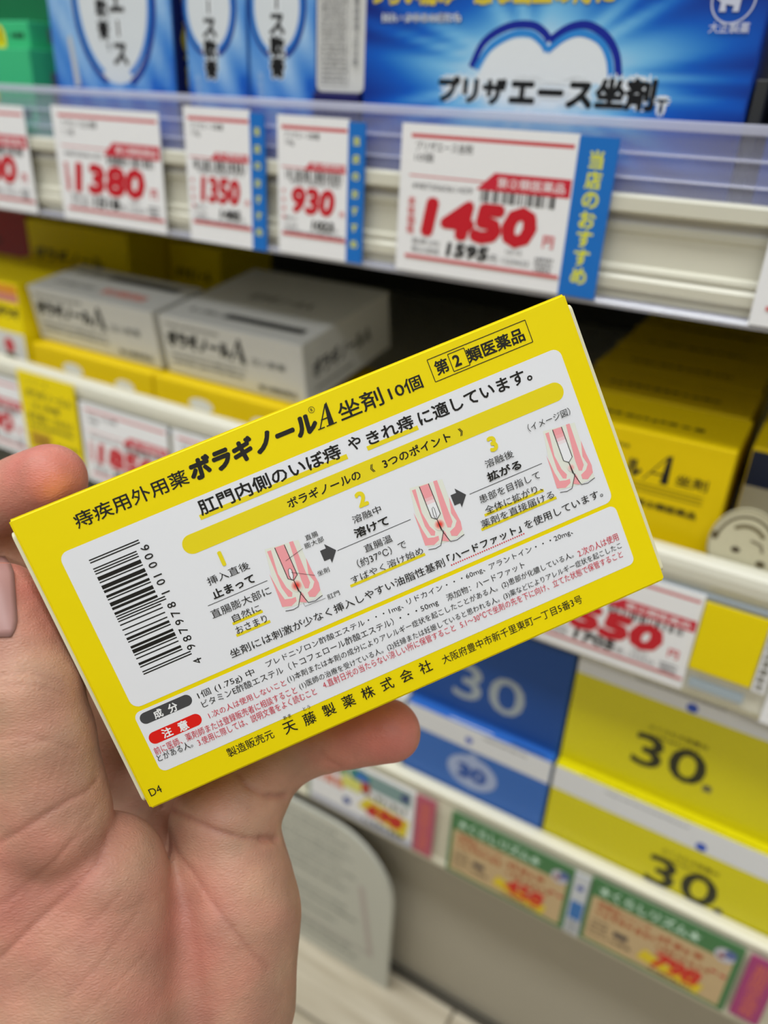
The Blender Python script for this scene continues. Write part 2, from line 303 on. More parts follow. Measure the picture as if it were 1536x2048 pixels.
# ---------------- bottom rail: sale cards
def sale_card(x0,x1,zt,zb,price,label,header=True):
    W=x1-x0;H=zt-zb
    t=empty('sale_card',(MM(x0),-0.0002,MZ(zb)),label=label,cat='sale sign',group='sale cards on the bottom rail')
    bm=bmesh.new(); add_box(bm,0,MM(W),0,0.0008,0,MM(H)); obj('card',bm,mat('green_frame',rgb(70,125,75),0.5),t)
    p=Print(); p.rect(2.2,2.2,W-3,H*.74,rgb(205,178,135)); 
    p.text('★くらしリズム★',W*.06,H*.79,W*.68,H*.15,rgb(205,235,215),.03)
    br=rgb(180,95,55)
    p.text('医薬品シリーズ',W*.08,H*.60,W*.36,H*.10,br,.03); p.dashes(W*.08,H*.49,W*.4,H*.09,br,3); p.dashes(W*.5,H*.55,W*.32,H*.11,br,4); p.dashes(W*.5,H*.42,W*.36,H*.09,br,8)
    for k in range(4): p.dashes(W*.06,H*(.36-k*.07),W*.13,H*.045,rgb(120,100,80),k+9)
    p.rect(W*.22,H*.28,W*.32,H*.36,rgb(70,65,70)); p.dashes(W*.21,H*.16,W*.14,H*.08,rgb(120,100,80),2)
    p.poly([(W*.4,H*.16),(W*.44,H*.33),(W*.6,H*.26),(W*.85,H*.22),(W*.82,H*.06),(W*.6,H*.12)],rgb(232,205,40))
    p.text(price,W*.5,H*.14,W*.32,H*.26,rgb(215,50,35),.05,italic=.2); p.dashes(W*.5,H*.07,W*.3,H*.05,rgb(150,80,60),5)
    p.disc(W*.90,H*.80,H*.10,rgb(200,200,210)); p.disc(W*.93,H*.84,H*.06,rgb(95,110,165)); p.disc(W*.88,H*.78,H*.035,rgb(150,80,80))
    p.rect(W*.85,H*.5,W*.89,H*.53,RED);p.rect(W*.91,H*.49,W*.95,H*.52,RED)
    p.build('sale_print',t); return t
sale_card(-114,-42,-352.5,-400,'458','green framed sale card under the blue and yellow 30 packs, left one')
sale_card(-33,42,-350.5,-399,'798','green framed sale card with yellow and red 798 price at the lower right')
t=empty('sale_card',(MM(-214),-0.0002,MZ(-399)),label='multicoloured sale card with a red price block left of the pink tag',cat='sale sign',group='sale cards on the bottom rail')
bm=bmesh.new(); add_box(bm,0,.0765,0,.0008,0,.0465); obj('card',bm,M_paper,t)
p=Print(); p.rect(0,0,2.5,46.5,rgb(150,165,150)); p.rect(3,0,76.5,5,rgb(178,182,200)); p.rect(8,34,30,44,rgb(90,150,90)); p.disc(40,38,9,rgb(60,140,110),6); p.disc(40,38,5,rgb(60,120,200),4); p.rect(46,32,74,44,rgb(130,160,160)); p.disc(70,38,3,rgb(45,50,120))
p.poly([(16,40),(24,38),(24,32),(18,33)],rgb(190,50,40)); p.text('お買得',6,20,22,9,rgb(225,140,120),.04); p.rect(26,24,40,34,rgb(225,225,120)); p.rect(40,27,46,35,rgb(190,60,50)); p.disc(30,13,3,rgb(50,80,160))
p.poly([(38,14),(44,24),(74,21),(72,6),(56,9)],rgb(230,210,50)); p.text('698',44,10,26,11,rgb(200,45,35),.07,italic=.2); p.dashes(42,3,30,4,rgb(60,60,60),3); p.dashes(42,25,30,4,rgb(90,100,60),5); p.build('sale_print',t)
def tag(x0,x1,z0,z1,c,label,txt=None):
    t=empty('pink_tag' if txt else 'shelf_tag',(MM(x0),-0.0010,MZ(z0)),label=label,cat='shelf tag')
    bm=bmesh.new(); add_box(bm,0,MM(x1-x0),0,.0008,0,MM(z1-z0)); obj('card',bm,mat('tag_card',c,0.5),t)
    p=Print(); 
    if txt: p.column(txt,(x1-x0)/2,(z1-z0)*.84,(x1-x0)*.5,(z1-z0)*.14,rgb(215,110,90),.01)
    else:
        p.rect(1,12,x1-x0-.5,26,rgb(60,120,190)); p.disc((x1-x0)/2,(z1-z0)*.78,2,rgb(70,90,170))
        for k in range(5): p.dashes(1,1+k*2.2,x1-x0-2,1.4,GREY,k)
    p.build('tag_print',t)
tag(-136.5,-124,-397.5,-352,rgb(185,85,110),'slim pink tag right of the multicoloured sale card','期間限定価格')
tag(44.5,58,-396,-350.5,rgb(170,60,120),'slim magenta tag right of the 798 sale card','期間限定価格')
tag(-41.8,-33.5,-399,-352,rgb(205,210,215),'slim pale tag with a blue patch between the two green sale cards')
# ---------------- acrylic notice board leaning at the base
t=empty('notice_board',(MM(-300),0.002,0.0),label='white rounded notice board standing on the floor against the base panel',cat='sign')
bm=bmesh.new(); r=.052; W=.152; H=.142; pts=[(0,0.004),(W,0.004),(W,H-r)]+[(W-r+r*math.cos(a),H-r+r*.62*math.sin(a)*1.0+r*.38*math.sin(a)) for a in [math.radians(k*9) for k in range(1,11)]]+[(0,H)]
f=[bm.verts.new((x,0,z-.004)) for x,z in pts]; g=[bm.verts.new((x,.003,z-.004)) for x,z in pts]; nn=len(pts)
bm.faces.new(f); bm.faces.new(g[::-1])
for i in range(nn): bm.faces.new((f[i],g[i],g[(i+1)%nn],f[(i+1)%nn]))
obj('board',bm,mat('notice_acrylic',rgb(200,201,190),0.35),t)
p=Print(); gc=rgb(128,134,128)
for k,(y,a,b) in enumerate([(126,40,108),(119,52,116),(110,40,122),(103,46,112),(94,50,124),(86,40,112),(78,48,118),(60,40,118),(52,40,126),(40,40,110),(22,40,122),(14,76,128)]): p.dashes(a,y,b-a,3.2,gc,k)
p.line([(128,92),(138,26)],4,rgb(188,178,172)); p.line([(60,30),(138,27)],1.0,rgb(188,180,176)); p.build('notice_print',t)
# ================================================================ boxes on the shelves
def carton(name,x0,x1,z0,z1,y0,d,m,label,cat='medicine box',group=None,bev=0.0006,rot=None):
    """box with its front-bottom-left corner as origin; x, z, y0, d in mm"""
    bm=bmesh.new(); add_box(bm,0,MM(x1-x0),0,MM(d),0,MM(z1-z0),MM(bev*1000)); o=obj(name,bm,m,label=label,cat=cat,group=group)
    o.location=(MM(x0),MM(y0),MZ(z0)); 
    if rot: o.rotation_euler=rot
    return o
def mix(a,b,t): t=max(0,min(1,t)); return tuple(a[i]*(1-t)+b[i]*t for i in range(3))
NB=rgb(0,22,110); BB=rgb(0,90,195); LB=rgb(120,190,235); PB=rgb(225,235,245)
# big blue box
def heart(p,pts_o,pts_i,w1,w2): p.line(pts_o,w1,rgb(10,30,150)); p.line(pts_i,w2,rgb(40,130,215))
big=carton('blue_suppository_box',-196,-46,-36.7,92,12.5,45,M_blue,'wide dark blue suppository box with a heart outline and black katakana title')
ox,oz=196,36.7
def sun(x,y):     # printed sunburst on the pack design
    dx=(x-75)/46; dy=(y-(10+oz))/24; r=math.hypot(dx,dy); a=math.atan2(dy,dx)
    ray_=.5+.5*math.sin(a*19+math.sin(a*7)*2)
    t=r*(1.0-.25*ray_*min(1,r))
    c=mix(PB,LB,(t-.35)/.35) if t<.7 else (mix(LB,BB,(t-.7)/.45) if t<1.15 else mix(BB,NB,(t-1.15)/.8))
    return c
p=Print(); p.grid(1,1,149,128,74,62,sun)
def sm(pts,n=4):
    P=[np.array(q,float) for q in pts]; P=[2*P[0]-P[1]]+P+[2*P[-1]-P[-2]]; out=[]
    for i in range(1,len(P)-2):
        for k in range(n):
            t=k/n; out.append(tuple(.5*((2*P[i])+(-P[i-1]+P[i+1])*t+(2*P[i-1]-5*P[i]+4*P[i+1]-P[i+2])*t*t+(-P[i-1]+3*P[i]-3*P[i+1]+P[i+2])*t**3)))
    return out+[tuple(P[-2])]
o=lambda pts:[(x+ox,z+oz) for x,z in pts]
inner=sm(o([(-145,9),(-140,18),(-132,22.3),(-125,22.6)]))+sm(o([(-125,22.6),(-121,20.5),(-118.3,17.3)]))+sm(o([(-118.3,17.3),(-113,21.8),(-107,23.6),(-101,22),(-96,17),(-93.3,9)]))
p.poly(inner,rgb(226,232,238))
p.line(sm(o([(-147.5,13),(-143,21.5),(-134,26.3),(-125,26.8),(-120,24.6),(-117.5,22)])),2.6,rgb(10,35,150),w2=2.6)
p.line(sm(o([(-117.5,22),(-111,26),(-104,26.8),(-97,23.5),(-92.5,18),(-90.5,11.5)])),2.6,rgb(10,35,150))
p.line(sm(o([(-145.5,12.5),(-140.5,19.5),(-132,23.8),(-125,24),(-120.5,21.5),(-118,18.8)])),2.2,rgb(45,135,215))
p.line(sm(o([(-118,18.8),(-112,23),(-106,24.4),(-99,22),(-95,17),(-93.2,11)])),2.2,rgb(45,135,215))
kt=rgb(18,20,24); halo=(rgb(232,238,244),.24)
p.text('プリザ',-161+ox,.7+oz,29,9.3,kt,.055,halo=halo); p.text('エース',-131+ox,0.9+oz,32.5,8.6,kt,.055,halo=halo); p.text('坐剤',-98+ox,1+oz,21.5,10.2,kt,.05,halo=halo); p.text('T',-75.8+ox,1+oz,3.6,3.8,kt,.03,halo=halo)
p.text('はれ・かゆみの痔にも',-188+ox,27.3+oz,35,3.6,NB,.012,halo=(PB,.09))
p.text('つらい痛み・急な出血の痔に',-194+ox,33+oz,98,8.2,rgb(215,195,60),.05)
lc=rgb(200,205,225)
p.line([(-57.5+ox+6.6*math.cos(a),34+oz+6.6*math.sin(a)) for a in [2*math.pi*k/40 for k in range(41)]],.5,lc)
p.poly(o([(-61.3,30.6),(-59.2,30.6),(-59.6,32.6),(-57,32.2),(-57.3,30.6),(-55.3,30.6),(-55.2,34),(-54.2,36.5),(-56,38.5),(-58.5,38),(-59.3,35.2),(-61.6,34.6),(-62.4,36.6),(-62.9,34.2),(-61.2,33.2)]),lc)
for k in range(7): p.line(o([(-56.2+1.5*math.cos(k),36.6+1.5*math.sin(k)),(-56.2+3.2*math.cos(k),36.6+3.2*math.sin(k))]),.5,lc)
p.text('大正製薬',-63.3+ox,24.7+oz,12.4,3,lc,.015)
p.build('front_print',big,off=0.0001)
nb=carton('blue_suppository_box',-38,110,-36.7,92,12.5,45,M_blue,'dark blue box at the right edge of the top shelf, beyond the black divider gap')
dv=carton('shelf_divider',-45,-41,-36.7,12,11,120,M_dark,'dark plastic divider between the two widest blue boxes',cat='divider')
# narrow blue ointment boxes
def ointment(x0,x1,label,cx_,wr,tx,two,grp='blue ointment boxes on the top shelf'):
    b_=carton('blue_ointment_box',x0,x1,-36.7,95,12.5,52,M_blue2,label,group=grp); W=x1-x0; p=Print()
    def bg(x,y):
        dx=(x-W*.5)/(W*.55); dy=(y-82)/48; t=math.hypot(dx,dy)+.18*math.sin(x*.35+y*.22)
        return mix(rgb(170,205,238),rgb(20,100,200),(t-.55)/.8) if t<1.2 else mix(rgb(20,100,200),rgb(0,60,165),(t-1.2)/.5)
    p.grid(.4,.4,W-.4,131,18,40,bg); cz=69 if two else 64; rx=wr; rz=38 if two else 19
    el=lambda a,k=1.0:(cx_+rx*k*math.cos(a),cz+6+rz*k*math.sin(a))
    p.poly([el(2*math.pi*k/40,.97) for k in range(40)],rgb(215,222,228))
    p.line([el(math.radians(k)) for k in range(-72,60,6)],3.0 if two else 2.3,rgb(15,45,140)); p.line([el(math.radians(k),.90) for k in range(-70,60,6)],2.6 if two else 1.9,rgb(40,120,205))
    p.line([el(math.radians(k)) for k in range(120,254,6)],2.6 if two else 1.9,rgb(15,45,140)); p.line([el(math.radians(k),.92) for k in range(120,250,6)],2.2 if two else 1.6,rgb(60,140,215))
    return b_,p,W
b1,p,W=ointment(-382,-299.5,'widest blue ointment box on the top shelf, beside the green boxes',45.5,26.5,0,True)
p.column('プリザエース',48,104,9,10.6,kt,.055,halo=(rgb(225,230,235),.12)); p.column('軟膏',38,70,7.5,9,kt,.045,halo=(rgb(225,230,235),.12)); p.text('T',39,52,3,3,kt,.02)
p.poly([(12,58),(14.8,58.5),(18,37),(14,36)],rgb(190,195,200)); p.build('front_print',b1,off=0.0001)
q=Print(); q.rect(.6,.6,51,131,rgb(25,35,95)); q.column('痔の出血・はれ・かゆみに軟膏',12,118,9,8.6,rgb(225,205,40),.05); q.build('side_print',b1,plane='right',off=MM(82.5)+0.0001)
b2,p,W=ointment(-291.5,-256,'narrow blue ointment box, left one of the pair with vertical title',14.5,14.5,0,False)
p.column('プリザエース軟膏',14.5,102,7.2,8.0,kt,.055,halo=(rgb(228,234,240),.12)); p.column('痔疾用薬',6,42,3,3.4,rgb(170,205,240)); p.build('front_print',b2,off=0.0001)
b3,p,W=ointment(-255,-219.5,'narrow blue ointment box, right one of the pair beside the white carton',15.5,14,0,False)
p.column('プリザエース軟膏',15.5,103.5,7.4,8.0,kt,.055,halo=(rgb(228,234,240),.12)); p.column('痔疾用薬',6,44,3,3.4,rgb(170,205,240)); p.build('front_print',b3,off=0.0001)
# white carton with rounded corners, standing on a navy tray
carton('navy_tray',-220,-197,-36.7,2.4,11,60,M_navy,'navy plastic tray under the small white printed carton',cat='tray')
bm=bmesh.new(); ext=[(0,0)]; ro=rrect(0,0,23.5,95,2.6,5); va=[bm.verts.new((MM(x),0,MM(z))) for x,z in ro]; vb=[bm.verts.new((MM(x),.045,MM(z))) for x,z in ro]; bm.faces.new(va); bm.faces.new(vb[::-1])
for i in range(len(ro)): bm.faces.new((va[i],vb[i],vb[(i+1)%len(ro)],va[(i+1)%len(ro)]))
wc=obj('white_printed_carton',bm,M_white,label='pale grey and white carton packed with tiny print, left of the widest blue box',cat='medicine box'); wc.location=(MM(-219),.0125,MZ(2.6))
p=Print(); p.line(rrect(1.6,2.4,15.8,93,.6)+[(15.8,92.4)],.25,GREY); p.line([(15.8,3),(15.8,93)],.2,GREY)
for k in range(52): p.dashes(2.6,3.6+k*1.75,12.4,1.1,rgb(120,120,124),k)
p.column('第②類医薬品使用上の注意',19.6,44,2.6,3.0,rgb(110,110,114),.01); p.build('front_print',wc,off=0.0001)
# green boxes
def greenbox(x0,x1,z0,z1,y0,d,m,label,n):
    g=carton('green_medicine_box',x0,x1,z0,z1,y0,d,m,label,group='green boxes at the left of the top shelf'); p=Print(); W=x1-x0;H=z1-z0
    if n:
        p.text('内服薬',W-15,H*.36,11,H*.2,rgb(20,60,40),.03); p.disc(W-24,H*.3,4.5,rgb(240,215,20),7); p.text('1',W-25.5,H*.2,2.5,6,rgb(30,60,40),.04); p.disc(W-33,H*.55,3.5,rgb(235,205,20)); p.rect(W-38,2,W-28,5,rgb(240,215,20))
        p.build('front_print',g,off=.0001)
        q=Print(); q.rect(12,H*.25,24,H*.8,rgb(110,120,125)); q.build('side_print',g,plane='right',off=MM(W)+.0001)
greenbox(-500,-403,-36.7,16,14,70,M_green,'bright green medicine box, front bottom one beside the blue ointment box',1)
greenbox(-505,-411,16.2,29,22,70,M_green,'bright green medicine box lying on top of the front green box',1)
greenbox(-500,-405,29.2,75,36,70,M_dgreen,'dark green medicine box standing on the two bright green boxes',0)
greenbox(-600,-506,-36.7,60,30,70,M_dgreen,'dark green medicine box at the far left edge of the top shelf',0)
# ---------------- middle shelf, left
TILT=math.radians(-9)
def white_box(x0,x1,label,dep):
    """grey-white ointment carton tipped slightly forward on its yellow support"""
    W=x1-x0;H=35
    g=carton('white_ointment_box',x0,x1,-147,-112,27,dep,M_white,label,group='white ointment boxes on the middle shelf'); g.rotation_euler=(math.radians(9),0,0)
    p=Print(); k=rgb(35,37,38); gr=rgb(120,122,122)
    p.text('ボラギノール',W*.04,H*.49,W*.47,H*.29,k,.075); p.poly([(W*.50,H*.47),(W*.515,H*.47),(W*.575,H*.83),(W*.57,H*.87)],k); p.poly([(W*.575,H*.47),(W*.615,H*.47),(W*.585,H*.88),(W*.565,H*.86)],k); p.rect(W*.525,H*.58,W*.59,H*.60,k)
    p.text('注入軟膏',W*.65,H*.50,W*.23,H*.12,gr,.015); p.dashes(W*.05,H*.84,W*.4,H*.06,gr,1); p.rect(W*.04,H*.42,W*.62,H*.425,gr)
    p.dashes(W*.05,H*.31,W*.55,H*.06,gr,2); p.dashes(W*.05,H*.20,W*.55,H*.07,gr,3); p.text('第②類医薬品',W*.68,H*.10,W*.26,H*.07,rgb(70,72,72),.02)
    p.build('front_print',g,off=.0001)
    q=Print(); q.text('ボラギノールＡ',8,H*.36,58,H*.3,k,.04); q.dashes(8,H*.16,40,2,gr,2); q.build('side_print',g,plane='right',off=MM(W)+.0001)
    yb_=12 if dep>60 else 30; t=Print(); t.rect(W*.38,yb_,W*.92,yb_+6,rgb(30,30,32)); t.dashes(W*.12,yb_,W*.27,5,gr,5)
    if dep<60: t.dashes(W*.1,12,W*.36,5,gr,9); t.text('第②類医薬品',W*.5,10,W*.34,8,rgb(225,140,130),.04)
    else: t.text('ボラギノールＡ',W*.3,42,W*.45,10,rgb(90,92,92),.03)
    V=t.build('top_print',g,off=0); V.rotation_euler=(math.radians(-90),0,0); V.location=(0,0,MM(H)+.0001)
    return g
white_box(-446,-339,'grey-white ointment carton on yellow support, left of the two on the middle shelf',44)
white_box(-334,-234,'grey-white ointment carton nearest the top edge of the held box, showing its printed side',88)
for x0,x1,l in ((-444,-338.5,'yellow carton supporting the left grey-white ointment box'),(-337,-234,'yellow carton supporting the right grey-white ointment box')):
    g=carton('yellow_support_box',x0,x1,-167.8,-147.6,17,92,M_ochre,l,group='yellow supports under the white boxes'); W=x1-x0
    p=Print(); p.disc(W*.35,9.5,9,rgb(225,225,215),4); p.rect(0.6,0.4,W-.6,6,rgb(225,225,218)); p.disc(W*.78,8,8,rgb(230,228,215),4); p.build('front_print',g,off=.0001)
g=carton('yellow_medicine_box',-560,-448,-167.8,-112,16,60,M_yel,'yellow medicine box with orange top band at the left edge of the middle shelf')
p=Print(); W=112; p.rect(W-60,48,W-1,55,rgb(225,150,40)); p.rect(W-50,44,W-1,49,rgb(205,130,120)); p.text('ボラギ',W-24,33,22,8,kt,.05); p.rect(W-60,1,W-1,24,rgb(215,215,212)); p.disc(W-17,15,5,rgb(200,60,70)); p.disc(W-17,8,6,rgb(70,95,75),2); p.build('front_print',g,off=.0001)
# boxes in the dark at the back of the middle shelf
for i,(x0,x1,z1,y0,m,l) in enumerate(((-560,-452,-92,112,M_yel,'yellow box in shadow at the back left, above the left grey-white carton'),(-690,-565,-85,115,M_red,'dark red box in shadow at the far back left of the middle shelf'),(-450,-400,-100,150,M_yel,'small yellow box in shadow right of the back yellow box'),(-560,-500,-120,80,M_yel,'low yellow box in shadow just behind the left edge box'))):
    g=carton('yellow_medicine_box' if m is M_yel else 'red_medicine_box',x0,x1,-167.8,z1,y0,60,m,l); p=Print(); p.text('ボラギノール',6,(z1+167.8)*.62,(x1-x0)*.7,10,kt,.04); p.build('front_print',g,off=.0001)
# ---------------- middle shelf, right: file of yellow boxes
for i in range(6):
    x0=-101-i*1.6; g=carton('yellow_suppository_box',x0,x0+80,-167.8,-114.5,15+i*44,42.5,M_yel_shaded,
        ['front yellow box of the file, behind the held box above the 1550 card','second yellow suppository box from the front of the file','third yellow suppository box from the front, in shade','fourth yellow suppository box from the front, in deep shade','fifth yellow suppository box from the front, nearly dark','rearmost yellow suppository box under the top shelf'][i],group='file of yellow suppository boxes on the middle shelf')
    p=Print(); W=80;H=53.3
    if i==0:
        p.text('ボラギノール',4,33,42,9,kt,.05); p.line([(47,33),(55.5,45.5)],.5,kt); p.poly([(54,33),(57.2,33),(57.0,46),(55.2,45)],kt); p.rect(49.5,36.6,55.5,37.2,kt); p.text('坐剤',60,34,12.5,5,rgb(70,62,10),.015); p.dashes(6,45,34,2.2,rgb(110,98,10),1)
        for k in range(3): p.rect(12,31-k*1.6,72,31.4-k*1.6,rgb(120,105,10))
        p.dashes(8,22,34,2.6,rgb(110,95,10),4); p.text('第②類医薬品',46,21,25,3.4,rgb(80,70,10),.03)
        p.build('front_print',g,off=.0001)
    t=Print(); t.dashes(14,14,52,4.5,rgb(60,55,10),i+2); V=t.build('top_print',g,off=0); V.rotation_euler=(math.radians(-90),0,0); V.location=(0,0,MM(H)+.0001)
for i in range(3):
    g=carton('yellow_carton',-17,60,-167.8,-114,26+i*42,40,M_yel_shaded,['yellow carton with a navy and grey front at the right end of the middle shelf','yellow carton directly behind the navy-fronted one','rear yellow carton at the right end of the middle shelf'][i],group='yellow cartons at the right end of the middle shelf')
    if i==0:
        p=Print(); p.rect(.5,37,76,52,rgb(25,35,60)); p.rect(.5,1,76,37,rgb(165,158,135)); p.disc(30,12,18,rgb(235,205,10)); p.build('front_print',g,off=.0001)
    t=Print(); t.poly([(5,5),(30,5),(30,20),(8,20)],rgb(200,150,160)); t.dashes(9,9,18,2,rgb(180,90,80),1); t.dashes(9,14,18,2,rgb(150,60,60),2); V=t.build('top_print',g,off=0); V.rotation_euler=(math.radians(-90),0,0); V.location=(0,0,MM(53.8)+.0001)
# oval product plaque on the rail
bm=bmesh.new(); el=[(13.5*math.cos(2*math.pi*k/40),17*math.sin(2*math.pi*k/40)) for k in range(40)]; va=[bm.verts.new((MM(x),0,MM(z))) for x,z in el]; vb=[bm.verts.new((MM(x),.0008,MM(z))) for x,z in el]; bm.faces.new(va); bm.faces.new(vb[::-1])
for i in range(40): bm.faces.new((va[i],vb[i],vb[(i+1)%40],va[(i+1)%40]))
ov=obj('oval_plaque',bm,mat('plaque_card',rgb(205,200,170),0.5),label='cream oval cardboard plaque with dark ring marks behind the middle rail at right',cat='shelf sign'); ov.location=(MM(-9.5),.0095,MZ(-150.5)); 
p=Print(); dk=rgb(95,85,60)
p.line([(10.8*math.cos(math.radians(a)),13.5*math.sin(math.radians(a))) for a in range(20,175,8)],1.0,dk); p.line([(8*math.cos(math.radians(a)),9.5*math.sin(math.radians(a))) for a in range(40,130,8)],1.6,rgb(120,110,80)); p.disc(-2.6,-1.5,1.7,rgb(75,65,50),1.3); p.disc(-11.3,2.5,1.3,dk,1.8); p.disc(7.5,-5,1.8,dk,1.4); p.line([(13*math.cos(math.radians(a)),16.3*math.sin(math.radians(a))) for a in range(0,361,9)],.5,rgb(150,142,115)); p.line([(2,4),(6,3),(7,0)],1.0,rgb(130,120,95)); p.build('plaque_print',ov,off=.0001)
# ---------------- bottom shelf: packs of 30
def pack30(x0,x1,z0,y0,m,num,nc,label,cx_,yel,low,dep=60):
    W=x1-x0;H=52.5 if low else 68.0; bh=15 if low else 12
    g=carton('yellow_pack_of_30' if yel else 'blue_pack_of_30',x0,x1,z0,z0+H,y0,dep,m,label,cat='pack',group='packs marked 30 on the bottom shelf'); g_=rgb(225,227,230)
    p=Print(); bd=rgb(50,85,190)
    if yel or low: p.rect(.2,H-bh,W-.2,H-.1,g_)
    if yel:
        p.disc(cx_+3,H-bh+3,2.6,bd); p.dashes(W*.2,H-4.5,W*.3,1.6,rgb(160,162,165),1); ty=21 if low else 33; p.text('ふくらむ大容量30',cx_-13,ty+6,27,2.8,rgb(110,100,20),.02); p.dashes(cx_-11,ty+2,22,1.8,rgb(120,108,20),3)
        p.text('30',cx_-17,ty-17,33,15.5,nc,.015); p.text('個',cx_+16.5,ty-17.5,4,4,rgb(60,60,90),.02)
        t=Print(); t.dashes(W*.1,1.2,W*.75,1.2,rgb(120,110,20),2)
    else:
        p.disc(cx_-4,H-9,2.2,bd); p.dashes(W*.55,H-4,W*.3,1.6,rgb(90,90,90),2)
        if low: 
            p.disc(cx_,H-31,15,rgb(165,180,215),11.5); p.poly([(cx_-6,H-22),(cx_,H-16),(cx_+4,H-22)],rgb(165,180,215)); p.text('30',cx_-9,H-37,18,11,rgb(45,85,165),.06); p.dashes(cx_-8,H-18,16,1.6,rgb(110,140,200),2)
        else: p.rect(.2,2,W-.2,H-.2,rgb(25,75,150)); p.text('30',cx_-19,12,40,20,rgb(160,170,175),.008)
        t=Print(); t.rect(W*.3,1.2,W*.6,2.0,rgb(230,232,236)); t.rect(W*.72,1,W*.95,2.2,rgb(40,50,80))
    p.build('front_print',g,off=.0001); V=t.build('top_print',g,off=0); V.rotation_euler=(math.radians(-90),0,0); V.location=(0,0,MM(H)+.0001)
M_packy=mat('yellow_pack_card',rgb(218,208,0),0.35,noise=0.03)
pack30(-65,70,-349.8,9,M_packy,'30',rgb(50,50,30),'lower yellow pack marked 30 at the lower right',72,True,True)
pack30(-65,70,-297.1,15.5,M_packy,'30',rgb(50,50,30),'upper yellow pack marked 30 stacked under the middle rail',51,True,False)
pack30(-152,-66.5,-349.8,9,M_blue2,'30',rgb(50,50,30),'lower blue pack with 30 in a pale oval',43,False,True)
pack30(-152,-66.5,-297.1,15.5,M_blue2,'30',rgb(50,50,30),'upper blue pack with large pale 30 peeking out under the held box',43,False,False)
for z0,l in ((-349.8,'lower plain white pack left of the blue pack'),(-297.1,'upper plain white pack left of the blue pack, behind the held box')):
    g=carton('white_pack',-242,-153.5,z0,z0+52.5,9 if z0<-300 else 15.5,60,M_white,l,cat='pack',group='white packs on the bottom shelf'); p=Print(); p.disc(80,22,2.4,rgb(90,95,80)); p.build('front_print',g,off=.0001)
